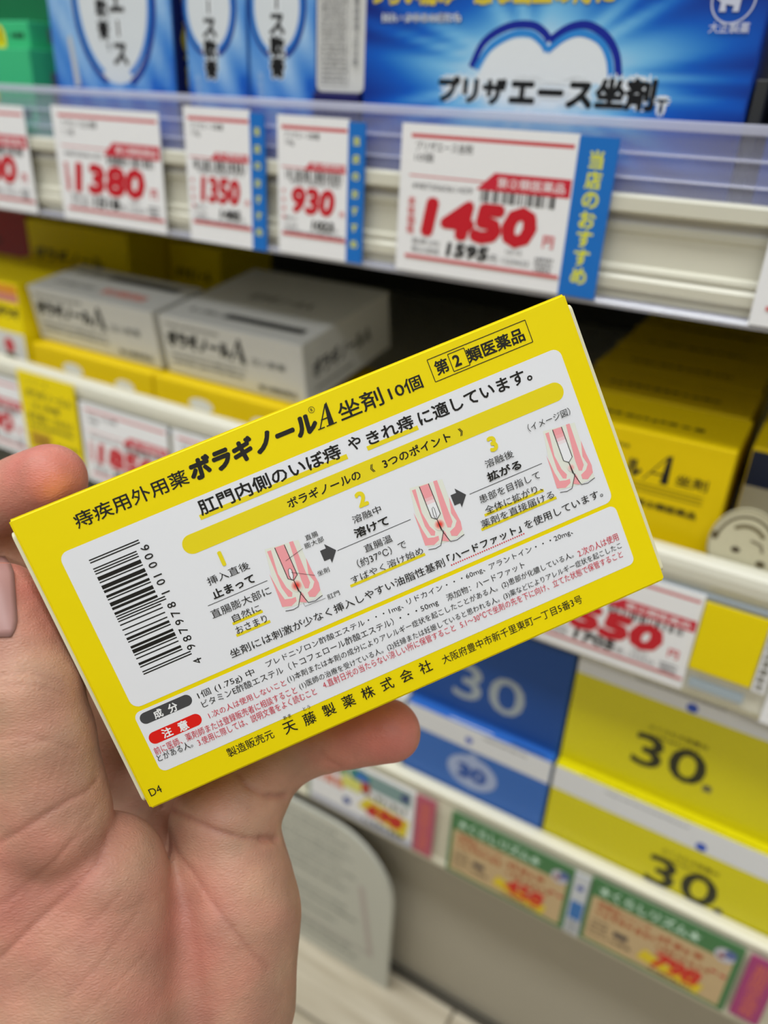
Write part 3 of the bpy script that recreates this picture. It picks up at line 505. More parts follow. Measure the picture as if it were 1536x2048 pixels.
BOX_TEXT = [('痔疾用外用薬', 11.79, -6.96, 24.15, 3.25, 'K', 0.012),
('ボラギノール', 38.42, -7.28, 24.74, 3.9, 'K', 0.05),
('坐剤', 69.62, -7.15, 9.81, 3.82, 'K', 0.012),
('10個', 80.98, -7.02, 7.42, 2.8, 'K', 0.012),
('第', 92.1, -5.94, 2.86, 2.97, 'K', 0.022),
('2', 96.2, -5.63, 1.62, 2.28, 'K', 0.03),
('類医薬品', 99.4, -6.06, 13.09, 2.92, 'K', 0.022),
('肛門内側のいぼ痔', 35.5, -14.1, 31.46, 3.21, 'K', 0.02),
('や', 68.94, -13.65, 2.87, 2.73, 'K', 0.02),
('きれ痔', 73.15, -14.07, 10.4, 2.92, 'K', 0.02),
('に適しています。', 84.87, -14.3, 26.17, 3.03, 'K', 0.02),
('ボラギノールの', 52.54, -19.71, 16.43, 2.05, 'K', 0.018),
('《', 70.94, -19.45, 1.7, 1.67, 'K', 0.015),
('3つのポイント', 74.24, -19.62, 15.57, 1.99, 'K', 0.018),
('》', 91.45, -19.59, 1.75, 1.67, 'K', 0.015),
('1', 34.9, -25.29, 1.25, 2.89, 'Y', 0.05),
('2', 66.19, -25.2, 2.1, 2.99, 'Y', 0.05),
('3', 96.83, -25.24, 2.06, 2.99, 'Y', 0.05),
('挿入直後', 30.86, -28.15, 9.27, 1.79, 'K', 0.0),
('止まって', 30.72, -31.16, 9.26, 1.9, 'K', 0.025),
('直腸膨大部に', 28.78, -34.93, 13.29, 1.88, 'K', 0.0),
('自然に', 32.42, -37.4, 6.19, 1.68, 'K', 0),
('おさまり', 32.05, -40.07, 6.96, 1.68, 'K', 0),
('坐剤には刺激が少なく挿入しやすい油脂性基剤', 28.94, -44.38, 49.66, 1.91, 'K', 0.004),
('「ハードファット」', 79.53, -44.13, 17.45, 1.82, 'K', 0.02),
('を使用しています。', 98.08, -44.12, 18.88, 1.94, 'K', 0.004),
('直腸', 53.1, -27.38, 2.79, 1.18, 'K', 0),
('膨大部', 52.27, -28.92, 4.32, 1.18, 'K', 0),
('坐剤', 52.49, -35.41, 2.66, 1.14, 'K', 0),
('肛門', 52.48, -40.94, 2.75, 1.08, 'K', 0),
('溶融中', 63.75, -28.01, 6.49, 1.66, 'K', 0),
('溶けて', 63.07, -31.05, 7.68, 1.98, 'K', 0.025),
('直腸温', 63.69, -34.76, 6.35, 1.67, 'K', 0),
('（約37℃）で', 61.06, -37.3, 11.34, 1.94, 'K', 0),
('すばやく溶け始め', 58.53, -39.88, 16.72, 1.64, 'K', 0),
('溶融後', 94.68, -28.17, 6.61, 1.73, 'K', 0),
('拡がる', 94.16, -31.08, 7.8, 1.94, 'K', 0.025),
('患部を目指して', 90.75, -34.79, 14.35, 1.78, 'K', 0),
('全体に拡がり、', 91.05, -37.55, 13.6, 1.82, 'K', 0),
('薬剤を直接届ける', 89.14, -39.99, 17.4, 1.76, 'K', 0),
('（イメージ図）', 106.22, -24.52, 10.07, 1.72, 'K', 0),
('成', 9.18, -49.9, 2.04, 1.84, 'W', 0.03),
('分', 12.52, -50.04, 1.92, 1.98, 'W', 0.03),
('注', 9.17, -54.54, 2.06, 2.03, 'W', 0.03),
('意', 12.68, -54.67, 2.25, 2.12, 'W', 0.03),
('1個 (1.75g) 中', 19.17, -49.94, 12.81, 1.85, 'K', 0),
('プレドニゾロン酢酸エステル・・・1mg、', 34.83, -49.56, 31.89, 1.68, 'K', 0),
('リドカイン・・・60mg、', 67.75, -49.31, 18.59, 1.56, 'K', 0),
('アラントイン・・・20mg、', 87.43, -49.5, 20.21, 1.61, 'K', 0),
('ビタミンE酢酸エステル（トコフェロール酢酸エステル）', 19.19, -51.89, 44.31, 1.7, 'K', 0),
('・・・50mg', 64.98, -52.02, 9.1, 1.55, 'K', 0),
('添加物：ハードファット', 76.17, -51.93, 18.75, 1.61, 'K', 0),
('1.次の人は使用しないこと', 19.49, -54.61, 17.6, 1.51, 'R', 0),
('(1)本剤または本剤の成分によりアレルギー症状を起こしたことがある人。(2)患部が化膿している人。', 37.65, -54.48, 68.34, 1.73, 'K', 0),
('2.次の人は使用', 107.07, -54.76, 9.91, 1.79, 'R', 0),
('前に医師、薬剤師または登録販売者に相談すること', 6.11, -57.19, 32.43, 1.75, 'R', 0),
('(1)医師の治療を受けている人。(2)妊婦または妊娠していると思われる人。(3)薬などによりアレルギー症状を起こしたこ', 39.38, -56.94, 77.59, 1.69, 'K', 0),
('とがある人。', 6.05, -58.77, 7.87, 1.66, 'K', 0),
('3.使用に際しては、説明文書をよく読むこと', 15.04, -59.22, 27.23, 1.76, 'R', 0),
('4.直射日光の当たらない涼しい所に保管すること', 44.12, -58.73, 31.34, 1.7, 'R', 0),
('5.1～30℃で坐剤の先を下に向け、立てた状態で保管すること', 76.72, -58.79, 39.8, 1.7, 'R', 0),
('製造販売元', 19.64, -64.32, 10.61, 2.08, 'K', 0.005),
('あま', 33.49, -61.55, 1.81, 0.88, 'K', 0),
('とう', 38.16, -61.47, 1.59, 0.86, 'K', 0),
('大阪府豊中市新千里東町一丁目5番3号', 70.13, -64.79, 34.18, 2.07, 'K', 0.004),
('D4', 1.42, -65.16, 2.61, 1.73, 'K', 0)]
DIAG = {'bg': [(44.36, -25.59), (51.64, -26.5), (51.46, -32.43), (51.77, -39.57), (48.41, -39.69), (43.26, -39.0), (43.1, -33.92)],
 'A': [(44.66, -26.23), (45.51, -26.28), (44.89, -31.53), (45.37, -34.93), (46.08, -36.44), (45.66, -37.26), (44.91, -36.92), (44.4, -34.5)],
 'B': [(43.2, -30.79), (43.46, -33.09), (43.62, -34.95), (44.05, -37.14), (45.42, -37.55), (46.38, -37.58), (46.19, -38.49), (44.78, -39.07), (42.91, -38.44), (43.12, -34.33)],
 'tube': [(46.44, -26.09), (48.52, -26.25), (48.52, -33.25), (47.38, -34.1), (46.41, -33.31)],
 'sup': [(47.19, -31.55), (47.66, -31.36), (47.84, -31.84), (47.67, -33.15), (47.26, -33.93), (47.0, -33.65), (46.89, -32.81)],
 'tri': [(47.79, -37.0), (46.61, -38.88), (48.04, -39.64), (48.1, -38.75), (48.07, -37.53)],
 'C': [(49.65, -26.19), (50.5, -26.29), (50.38, -33.15), (50.37, -35.94), (49.55, -36.98), (48.89, -36.69), (48.86, -34.47)],
 'Dd': [(51.6, -30.71), (51.69, -33.73), (52.01, -36.67), (51.71, -38.33), (50.15, -39.25), (49.0, -38.74), (49.03, -37.75), (50.44, -37.17), (51.26, -36.13), (50.75, -34.11)],
 'lines1': [(46.44, -26.09), (46.41, -33.31), (47.38, -34.1), (48.52, -33.25), (48.52, -26.25)],
 'neckL': [(47.38, -34.1), (47.37, -36.61), (47.79, -37.0), (46.61, -38.88), (46.06, -39.72), (44.82, -39.9), (43.23, -39.51)],
 'neckR': [(47.38, -34.1), (47.58, -37.03), (48.1, -38.94), (48.37, -39.79), (49.82, -40.03), (51.68, -39.53)],
 'glow': [(47.5, -35.39), (48.74, -35.94)],
 'lab1': [(47.45, -29.57), (51.86, -28.53)],
 'lab2': [(47.56, -32.31), (51.9, -34.89)],
 'lab3': [(47.35, -39.42), (47.39, -40.24), (52.03, -40.37)]}
HAND = {'palm': [((-41.34, -141.74, -190, 17),(-36.49, -85.99, -188, 13)),((-38.7, -115.16, -186, 17),(-35.35, -95.61, -187, 15)),((-55.57, -155.55, -200, 17),(-56.96, -77.51, -205, 11)),((-69.96, -159.44, -205, 17),(-73.0, -60.75, -210, 11)),((-84.27, -159.44, -205, 17),(-88.8, -45.65, -208, 11)),((-61.43, -80.31, -172, 14),(-65.79, -122.86, -172, 24)),((-77.97, -68.59, -170, 14),(-82.2, -132.79, -178, 26)),((-65.6, -88.12, -194, 9),(-80.76, -55.67, -206, 9.5)),((-88.8, -45.65, -208, 11),(-100.85, -8.01, -207, 9.5)),((-60.02, -86.3, -190, 9),(-61.56, -76.75, -203, 9)),((-70.26, -145.47, -195, 24),(-73.38, -255.87, -215, 27)),((-53.35, -137.15, -192, 20),(-58.9, -252.3, -212, 25))],
 'thumb': [((-69.5, -64.87, -166, 11.8),(-73.06, -47.73, -165, 11.7)),((-73.06, -47.73, -165, 11.7),(-75.57, -37.79, -165, 11.4)),((-75.36, -37.79, -165, 11.4),(-81.64, -20.36, -168, 9.6))],
 'index': [((-88.8, -45.65, -208, 11),(-118.25, -17.26, -216, 9.8)),((-118.25, -17.26, -216, 9.8),(-98.98, 1.76, -198, 8.8)),((-98.98, 1.76, -198, 8.8),(-78.89, 7.95, -187, 8.4))],
 'middle': [((-73.0, -60.75, -210, 11),(-61.68, -29.01, -222, 9.5)),((-61.68, -29.01, -222, 9.5),(-38.91, -7.57, -213, 8.8)),((-38.91, -7.57, -213, 8.8),(-19.72, 3.2, -210, 8.2))],
 'ring': [((-56.96, -77.51, -205, 11),(-37.06, -54.76, -218, 9.5)),((-37.06, -54.76, -218, 9.5),(-11.95, -37.47, -214, 8.8)),((-11.95, -37.47, -214, 8.8),(9.68, -26.36, -212, 8.2))],
 'little': [((-36.49, -85.99, -188, 13),(-38.33, -74.25, -190, 12.9)),((-38.33, -74.25, -190, 12.6),(-29.84, -63.78, -196, 9.8)),((-29.84, -63.78, -196, 9.7),(-21.73, -59.79, -198, 7.7)),((-22.36, -60.04, -198, 7.7),(-14.57, -57.53, -198, 7.3)),((-14.57, -57.53, -198, 7.4),(1.24, -54.18, -195, 7.9))]}
CREASES = [([(-59.64, -55.71, -163.22),(-60.33, -56.66, -160.64),(-62.64, -57.45, -157.24),(-64.3, -58.27, -155.82),(-66.1, -59.22, -154.82),(-68.49, -60.67, -154.13),(-71.16, -62.37, -154.09),(-75.77, -65.22, -155.53)], 0.7, 0.9),
([(-59.44, -64.1, -159.89),(-60.94, -65.1, -157.88),(-62.65, -66.32, -156.5),(-64.32, -67.98, -155.86),(-66.23, -69.89, -155.83),(-68.73, -72.11, -156.65),(-71.15, -74.24, -157.24),(-73.03, -75.81, -156.63),(-75.89, -77.67, -155.76)], 0.35, 0.6),
([(-57.64, -67.6, -165.2),(-58.03, -69.71, -162.92),(-58.52, -71.9, -160.99),(-60.23, -73.49, -159.65),(-62.07, -75.27, -158.77),(-64.04, -77.18, -158.22),(-66.09, -79.01, -157.93),(-68.07, -80.76, -157.5),(-69.98, -82.42, -156.91),(-71.85, -84.25, -156.3),(-73.74, -86.08, -155.74),(-75.64, -87.95, -155.26)], 0.7, 1.0),
([(-53.65, -77.68, -160.48),(-55.25, -79.3, -159.31),(-56.95, -81.08, -158.52),(-58.61, -82.81, -157.66),(-60.46, -84.33, -157.0),(-62.36, -85.94, -156.52),(-64.29, -87.59, -156.15),(-66.22, -89.25, -155.81),(-68.97, -91.25, -155.42),(-71.69, -93.23, -155.03)], 0.25, 0.45),
([(-50.88, -82.6, -162.35),(-52.02, -84.03, -160.87),(-53.21, -85.52, -159.58),(-54.42, -87.07, -158.46),(-55.66, -88.67, -157.47),(-56.92, -90.3, -156.59),(-58.72, -91.91, -155.67),(-60.57, -93.59, -154.92),(-62.46, -95.36, -154.33)], 0.25, 0.45),
([(-58.7, -81.63, -157.89),(-60.4, -83.05, -157.29),(-62.16, -84.54, -156.85),(-63.93, -86.07, -156.49),(-66.2, -87.93, -156.1),(-68.45, -89.79, -155.71)], 0.2, 0.4),
([(-49.02, -91.12, -162.67),(-50.57, -92.1, -160.49),(-52.19, -93.27, -158.71),(-53.86, -94.56, -157.23),(-55.58, -95.86, -156.0),(-57.34, -97.26, -154.96),(-59.14, -98.73, -154.1)], 0.22, 0.45),
([(-59.18, -61.02, -161.39),(-60.08, -62.41, -159.28),(-61.15, -63.95, -157.71),(-62.38, -65.66, -156.63),(-63.78, -67.54, -156.03),(-65.42, -69.68, -156.03),(-67.65, -72.09, -156.82),(-69.88, -74.51, -157.6),(-71.56, -76.34, -157.11)], 0.25, 0.5),
([(-54.36, -72.27, -193.43),(-48.91, -69.89, -183.78),(-45.21, -69.63, -179.95),(-41.07, -70.46, -177.85),(-37.33, -71.85, -177.24),(-34.37, -72.79, -177.63),(-31.51, -74.01, -178.66),(-28.11, -75.08, -181.24),(-24.94, -77.19, -186.35)], 1.0, 0.8),
([(-47.99, -77.61, -180.98),(-43.7, -80.21, -177.09),(-41.76, -81.97, -175.72),(-39.89, -83.76, -174.49),(-38.1, -85.66, -173.56),(-36.11, -87.68, -172.84),(-34.18, -89.79, -172.33),(-32.32, -92.05, -172.13),(-30.4, -94.54, -172.4),(-28.55, -97.29, -173.1),(-25.64, -101.46, -174.99)], 0.6, 0.8),
([(-43.54, -87.09, -174.66),(-42.79, -89.51, -173.61),(-42.09, -92.03, -172.8),(-41.46, -94.64, -172.22),(-40.83, -97.23, -171.64),(-40.38, -99.79, -171.13),(-39.95, -102.34, -170.65),(-39.52, -104.91, -170.21),(-39.1, -107.47, -169.79),(-38.69, -110.05, -169.41)], 0.8, 5),
([(-34.26, -61.49, -184.98),(-31.89, -63.89, -183.45),(-27.94, -66.29, -184.29),(-24.08, -67.83, -187.91)], 0.9, 0.9),
([(-27.95, -75.34, -181.32),(-25.37, -76.82, -185.16)], 1.3, 1.3),
([(-26.77, -66.69, -185.09),(-23.48, -68.17, -188.87)], 1.2, 1.2),
([(-15.22, -57.97, -190.38),(-13.54, -59.73, -190.61),(-10.93, -61.45, -191.43)], 0.5, 0.7),
([(-74.63, -43.83, -153.19),(-71.78, -43.62, -153.32),(-69.18, -43.58, -154.02),(-66.67, -44.84, -155.0),(-64.36, -46.28, -156.57),(-62.33, -48.01, -158.99)], 0.3, 0.8),
([(-75.27, -31.95, -154.49),(-72.59, -31.82, -155.05),(-70.15, -31.8, -156.18),(-67.69, -33.05, -157.38),(-65.51, -34.48, -159.37)], 0.25, 0.7),
([(-74.01, -33.78, -153.92),(-71.36, -34.01, -154.51),(-68.93, -34.36, -155.66),(-66.65, -35.62, -157.29),(-64.67, -37.1, -159.78)], 0.2, 0.6),
([(-74.51, -46.18, -152.94),(-72.1, -45.71, -152.97),(-69.89, -45.36, -153.43),(-67.44, -44.94, -154.52),(-65.19, -44.68, -156.18)], 0.2, 0.6),
([(-71.77, -52.12, -153.29),(-72.6, -54.85, -153.68),(-73.41, -57.58, -154.01),(-74.31, -60.39, -154.54)], 0.12, 0.4),
([(-69.7, -50.81, -153.45),(-70.49, -53.67, -153.63),(-71.26, -56.5, -153.75),(-72.08, -59.38, -153.97)], 0.12, 0.4),
([(-67.81, -49.63, -154.02),(-68.57, -52.61, -153.97),(-69.32, -55.58, -153.9),(-70.09, -58.57, -153.88)], 0.12, 0.4),
([(-66.06, -48.56, -154.96),(-66.59, -50.89, -154.71),(-67.16, -53.24, -154.55),(-67.7, -55.56, -154.32),(-68.25, -57.89, -154.15)], 0.12, 0.4),
([(-64.45, -47.6, -156.31),(-64.94, -50.02, -155.82),(-65.49, -52.47, -155.47),(-66.0, -54.89, -155.06),(-66.54, -57.31, -154.71)], 0.12, 0.4),
([(-63.0, -46.75, -158.14),(-63.42, -49.25, -157.33),(-63.93, -51.8, -156.73),(-64.42, -54.32, -156.11),(-64.93, -56.84, -155.54)], 0.12, 0.4),
([(-61.77, -46.07, -160.68),(-62.07, -48.63, -159.36),(-62.51, -51.25, -158.42),(-62.95, -53.86, -157.51),(-63.41, -56.45, -156.68)], 0.12, 0.4)]
NAIL = [[(-102.42, -11.22, -196.46),(-101.44, -11.22, -196.48),(-100.49, -11.22, -196.56),(-99.57, -11.23, -196.71),(-98.68, -11.24, -196.9),(-97.81, -11.26, -197.14),(-96.95, -11.27, -197.43),(-96.12, -11.29, -197.76),(-95.31, -11.31, -198.15)], [(-104.23, -13.29, -197.69),(-102.76, -13.27, -197.41),(-101.34, -13.26, -197.24),(-99.99, -13.26, -197.17),(-82.88, -11.14, -165.64),(-81.65, -11.12, -165.39),(-80.62, -11.13, -165.56),(-79.73, -11.16, -166.02),(-78.98, -11.22, -166.79)], [(-105.42, -15.41, -199.16),(-85.42, -12.67, -163.68),(-83.73, -12.6, -162.76),(-82.36, -12.57, -162.43),(-81.15, -12.57, -162.41),(-80.03, -12.58, -162.6),(-79.01, -12.61, -162.98),(-78.06, -12.66, -163.53),(-77.19, -12.71, -164.27)], [(-85.53, -14.16, -161.79),(-83.97, -14.1, -161.1),(-82.62, -14.08, -160.81),(-81.39, -14.07, -160.75),(-80.25, -14.08, -160.87),(-79.19, -14.11, -161.14),(-78.19, -14.14, -161.55),(-77.24, -14.19, -162.1),(-76.36, -14.25, -162.8)], [(-84.55, -15.65, -160.16),(-83.17, -15.61, -159.8),(-81.91, -15.6, -159.67),(-80.74, -15.6, -159.71),(-79.64, -15.62, -159.89),(-78.6, -15.65, -160.2),(-77.62, -15.69, -160.64),(-76.69, -15.75, -161.19),(-75.81, -15.81, -161.88)], [(-83.95, -17.17, -159.24),(-82.64, -17.15, -159.01),(-81.43, -17.14, -158.96),(-80.29, -17.15, -159.05),(-79.21, -17.18, -159.27),(-78.19, -17.21, -159.61),(-77.22, -17.26, -160.06),(-76.29, -17.32, -160.61),(-75.4, -17.39, -161.27)], [(-83.56, -18.73, -158.74),(-82.29, -18.71, -158.57),(-81.09, -18.71, -158.54),(-79.95, -18.72, -158.62),(-78.87, -18.74, -158.82),(-77.83, -18.77, -159.12),(-76.84, -18.82, -159.52),(-75.89, -18.88, -160.02),(-74.98, -18.95, -160.64)], [(-83.26, -20.3, -158.4),(-81.96, -20.27, -158.18),(-80.75, -20.26, -158.11),(-79.6, -20.27, -158.16),(-78.51, -20.29, -158.33),(-77.46, -20.32, -158.61),(-76.45, -20.37, -158.98),(-75.49, -20.43, -159.45),(-74.57, -20.51, -160.03)], [(-82.92, -21.85, -158.02),(-81.62, -21.82, -157.77),(-80.4, -21.81, -157.68),(-79.25, -21.81, -157.71),(-78.15, -21.83, -157.86),(-77.1, -21.86, -158.1),(-76.09, -21.91, -158.44),(-75.12, -21.97, -158.88),(-74.19, -22.05, -159.42)], [(-82.09, -23.38, -157.53),(-80.93, -23.35, -157.33),(-79.84, -23.34, -157.25),(-78.8, -23.35, -157.27),(-77.8, -23.36, -157.39),(-76.84, -23.39, -157.58),(-75.91, -23.43, -157.86),(-75.02, -23.48, -158.21),(-74.16, -23.55, -158.63)], [(-80.61, -24.89, -156.93),(-79.78, -24.87, -156.85),(-78.98, -24.87, -156.82),(-78.2, -24.88, -156.85),(-77.45, -24.89, -156.93),(-76.72, -24.91, -157.05),(-76.01, -24.93, -157.22),(-75.32, -24.97, -157.43),(-74.64, -25.01, -157.68)]]
# ================================================================ the held box
BR=np.array([[0.91736163,-0.37363165,0.13728451],[0.38961583,0.91346085,-0.11742565],[-0.08153009,0.16121,0.98354673]]); BT=np.array([-75.32617061,-1.742933,-157.5956493])
BW,BH,BD=124.0,67.8,22.0
MB=Matrix([[*(RC[i]@BR[:,j] for j in range(3)),0] for i in range(3)]+[[0,0,0,1]])
orig=RC@(BT*0.001)+CAMLOC
held=empty('suppository_box',orig,label='yellow suppository box held in the hand, back panel with barcode and diagrams facing out',cat='medicine box')
held.matrix_world=Matrix.Translation(orig)@MB
bm=bmesh.new(); add_box(bm,0,MM(BW),-MM(BH),0,-MM(BD),0,0.0)
bmesh.ops.bevel(bm,geom=bm.edges[:],offset=0.00045,segments=3,affect='EDGES'); obj('carton',bm,M_yel,held)
for s,l in ((0,'left'),(1,'right')):   # tuck flap bulging at each end: bare board edge shows
    x=0 if s==0 else MM(BW); sg=-1 if s==0 else 1
    bm=bmesh.new(); pr=rrect(-66.2,-BD+1.5,-2.6,-1.1,1.2,5)   # (y,z)
    a=[bm.verts.new((x+sg*0.0001,MM(yy),MM(zz))) for yy,zz in pr]; b=[bm.verts.new((x+sg*(0.0009+0.0008*math.sin(math.pi*min(1,max(0,(yy+66.2)/63.6)))),MM(yy),MM(zz))) for yy,zz in pr]
    bm.faces.new(a); bm.faces.new(b[::-1])
    for i in range(len(pr)): bm.faces.new((a[i],b[i],b[(i+1)%len(pr)],a[(i+1)%len(pr)]))
    obj('tuck_flap',bm,M_cream,held,label='cream board edge of the end flap')
def face(name,p,off=0.00003): return p.build(name,held,plane='xy',off=off)
K=rgb(28,26,22); Y2=rgb(232,212,20); CM={'K':K,'R':rgb(205,50,70),'Y':rgb(232,214,30),'W':(0.93,0.93,0.93)}
TX={}
p=Print(.008); p.round(6.0,-46.0,118.8,-10.1,1.9,(0.905,0.91,0.925)); p.round(5.5,-61.2,118.7,-46.9,1.5,(0.905,0.91,0.925)); face('white_panel',p)
klass=Print(.008); klass.l=4; title=Print(.008); head=Print(.008); pts_=Print(.008); comp=Print(.008); maker=Print(.008)
title.l=head.l=pts_.l=comp.l=maker.l=4
# pill band, underlines and rules first
pp=head; pp.poly(rrect(29.2,-20.75,116.6,-16.6,2.05,8),Y2)
pp.rect(34.9,-14.8,67.9,-13.7,Y2); pp.rect(72.4,-14.85,84.1,-13.9,Y2)
pp=pts_
for x0,x1,y in ((32.0,38.8,-37.9),(31.7,39.4,-40.55),(57.9,75.4,-40.5),(90.6,104.8,-37.85),(88.8,106.9,-40.5)): pp.rect(x0,y,x1,y+.62,Y2)
for x0,x1 in ((28.9,42.3),(58.3,75.3),(89.2,106.5)): pp.rect(x0,-31.99,x1,-31.87,K)
for i in range(34): pp.disc(79.9+i*.525,-44.75,.17,rgb(215,50,60),n=8,up=False)
for cx_ in (56.35,86.7):     # arrows between the steps
    pp.poly([(cx_-1.45,-32.9),(cx_-1.45,-30.5),(cx_-.1,-30.5),(cx_-.1,-29.5),(cx_+1.75,-31.7),(cx_-.1,-33.9),(cx_-.1,-32.9)],rgb(70,70,72))
comp.poly(rrect(6.3,-50.1,17.8,-47.55,1.26,8),rgb(70,70,72)); comp.poly(rrect(6.2,-54.9,17.9,-52.2,1.3,8),rgb(225,25,15))
for s,x,y,w_,h,c,bd in BOX_TEXT:
    tgt=klass if (y>-7.5 and x>90) else title if y>-7.5 else head if y>-20.7 and x>34 else maker if y<-62.5 else comp if y<-46.5 else pts_
    if s=='ボラギノール' and y>-8: title.text(s,36.6,-7.2,28.2,4.8,K,.055,italic=.12); continue
    if s in '123' and len(s)==1 and y<-21: tgt=pts_
    tgt.text(s,x,y,w_,h,CM[c],bd)
x0,x1=32.6,67.4
for i,ch in enumerate('天藤製薬株式会社'): maker.text(ch,x0+i*(x1-x0-2.7)/7,-64.9,2.85,2.75,K,.008)
# title furniture: registered mark, serif A, frames
title.line([(64.71+.62*math.cos(a),-2.5+.62*math.sin(a)) for a in [2*math.pi*k/24 for k in range(25)]],.09,K); title.text('R',64.5,-2.82,.45,.62,K,.01)
title.line([(64.9,-6.75),(67.75,-2.45)],.24,K); title.poly([(66.8,-6.8),(68.0,-6.8),(68.15,-2.15),(67.55,-2.6)],K); title.rect(65.7,-5.35,67.3,-5.1,K); title.rect(64.4,-6.95,65.9,-6.72,K); title.rect(66.3,-6.95,68.6,-6.72,K)
for a,b_ in (((91.1,-2.05),(113.85,-2.05)),((113.85,-2.05),(113.85,-6.95)),((113.85,-6.95),(91.1,-6.95)),((91.1,-6.95),(91.1,-2.05)),((95.6,-2.6),(99.35,-2.6)),((99.35,-2.6),(99.35,-6.4)),((99.35,-6.4),(95.6,-6.4)),((95.6,-6.4),(95.6,-2.6))): klass.line([a,b_],.16,K,up=False)
face('title_print',title); face('class_print',klass); face('headline_print',head); face('steps_print',pts_); face('composition_print',comp); face('maker_print',maker)
# barcode, JAN 4987978101006, running up the panel
bc=Print(.008); bc.l=4
A_=['0001101','0011001','0010011','0111101','0100011','0110001','0101111','0111011','0110111','0001011']
code='4987978101006'; par={'4':'ABAABB'}['4']
inv=lambda s:''.join('1' if c=='0' else '0' for c in s)
bits='101'; long_=set(range(3))
for d,q in zip(code[1:7],par): bits+= A_[int(d)] if q=='A' else inv(A_[int(d)])[::-1]
m0=len(bits); bits+='01010'; long_|=set(range(m0,m0+5))
for d in code[7:]: bits+=inv(A_[int(d)])
m1=len(bits); bits+='101'; long_|=set(range(m1,m1+3))
yb,yt=-40.1,-13.5; u=(yt-yb)/len(bits); i=0
while i<len(bits):
    if bits[i]=='1':
        j=i
        while j<len(bits) and bits[j]=='1' and ((j in long_)==(i in long_)): j+=1
        bc.rect(11.0,yb+i*u,21.75 if i in long_ else 20.4,yb+j*u,K,False); i=j
    else: i+=1
dg_=[(code[0],-42.5)]+[(c,yb+(3.6+k*7)*u) for k,c in enumerate(code[1:7])]+[(c,yb+(m0+5.6+k*7)*u) for k,c in enumerate(code[7:])]
for c,y in dg_: bc.text(c,23.1,y,1.15 if c!='1' else .35,1.75,K,.008,rot=math.pi/2)
face('barcode',bc)
# the three anatomical step drawings
d1=(44.66,-26.22)
for n_,(dx,dy) in enumerate(((0,0),(77.87-44.66,-.04),(109.48-44.66,.05))):
    g=Print(.008); g.l=5; mv=lambda k:[(x+dx,y+dy) for x,y in DIAG[k]]
    PK=rgb(242,160,165); LP=rgb(245,235,215); k_=rgb(45,42,42)
    g.poly(mv('bg'),rgb(228,230,218))
    for k in ('A','B','C','Dd'): g.poly(mv(k),PK)
    tb=mv('tube'); 
    if n_==0: g.poly(tb,PK)
    else:
        a,b_,c_,d_,e_=tb; N=10; g.l+=1
        for i in range(N):
            l0=[a[q]+(e_[q]-a[q])*i/N for q in (0,1)]; l1=[a[q]+(e_[q]-a[q])*(i+1)/N for q in (0,1)]; r0=[b_[q]+(c_[q]-b_[q])*i/N for q in (0,1)]; r1=[b_[q]+(c_[q]-b_[q])*(i+1)/N for q in (0,1)]
            t=max(0,min(1,(i-(3 if n_==1 else 1.5))/3)); g.poly([l0,r0,r1,l1],mix(PK,(.93,.93,.94),t),False)
        g.poly([e_,c_,d_],(.93,.93,.94))
    g.poly(mv('tri'),PK)
    gc=mv('glow')[0]; gr=(1.35,1.3,.9)[n_]; col=(rgb(232,45,35),rgb(232,45,35),rgb(240,150,150))[n_]
    for i in range(7):
        t=i/6; g.disc(gc[0],gc[1],gr*(1-t*.82),mix(rgb(236,226,215),col,t**1.1),n=24)
    for k in ('lines1',): 
        q=mv(k); g.line(q[:3],.14,k_); g.line(q[2:5],.14,k_)
    g.line(mv('neckL'),.14,k_); g.line(mv('neckR'),.14,k_)
    if n_==0:
        s_=mv('sup'); g.poly(s_,(.93,.93,.94)); g.line(s_+[s_[0]],.11,k_)
        for k in ('lab1','lab2','lab3'): g.line(mv(k),.08,k_)
    if n_==1:
        s_=mv('sup'); cx_=sum(q[0] for q in s_)/len(s_); cy_=sum(q[1] for q in s_)/len(s_); s2=[(cx_+(x-cx_)*.7,cy_+(y-cy_)*1.05) for x,y in s_]; g.poly(s2,(.93,.93,.94)); g.line(s2+[s2[0]],.11,k_)
    face('step_drawing',g)
# ================================================================ the hand
def smin(a,b,k):
    h=np.maximum(k-np.abs(a-b),0)/k
    return np.minimum(a,b)-h*h*k*.25
def cone(p,A,B):
    a=np.array(A[:3],np.float32);ba=np.array(B[:3],np.float32)-a
    q=p-a
    h=np.clip((q@ba)/float(ba@ba),0,1)
    return np.sqrt(((q-h[...,None]*ba)**2).sum(-1))-(A[3]+(B[3]-A[3])*h)
def chain(p,segs,k):
    d=None
    for A,B in segs:
        c=cone(p,A,B); d=c if d is None else smin(d,c,k)
    return d
def hand_sdf(p,H,box=None):
    d=chain(p,H['palm'],6)
    palm=d
    for n,kk,kp in (('index',2.5,5),('middle',2.5,5),('ring',2.5,5),('little',1.0,2.5)):
        f=smin(palm,chain(p,H[n],kk),kp); d=np.minimum(d,f)
    t=smin(palm,chain(p,H['thumb'],2),2.5); d=smin(d,t,.6)
    if box is not None:
        R,t0,size=box
        q=(p-t0)@R
        c=q-np.array([size[0]/2,-size[1]/2,-size[2]/2],np.float32)
        b=np.abs(c)-np.array(size,np.float32)/2
        bd=np.sqrt((np.maximum(b,0)**2).sum(-1))+np.minimum(b.max(-1),0)
        d=np.maximum(d,-(bd-.25))
    return d

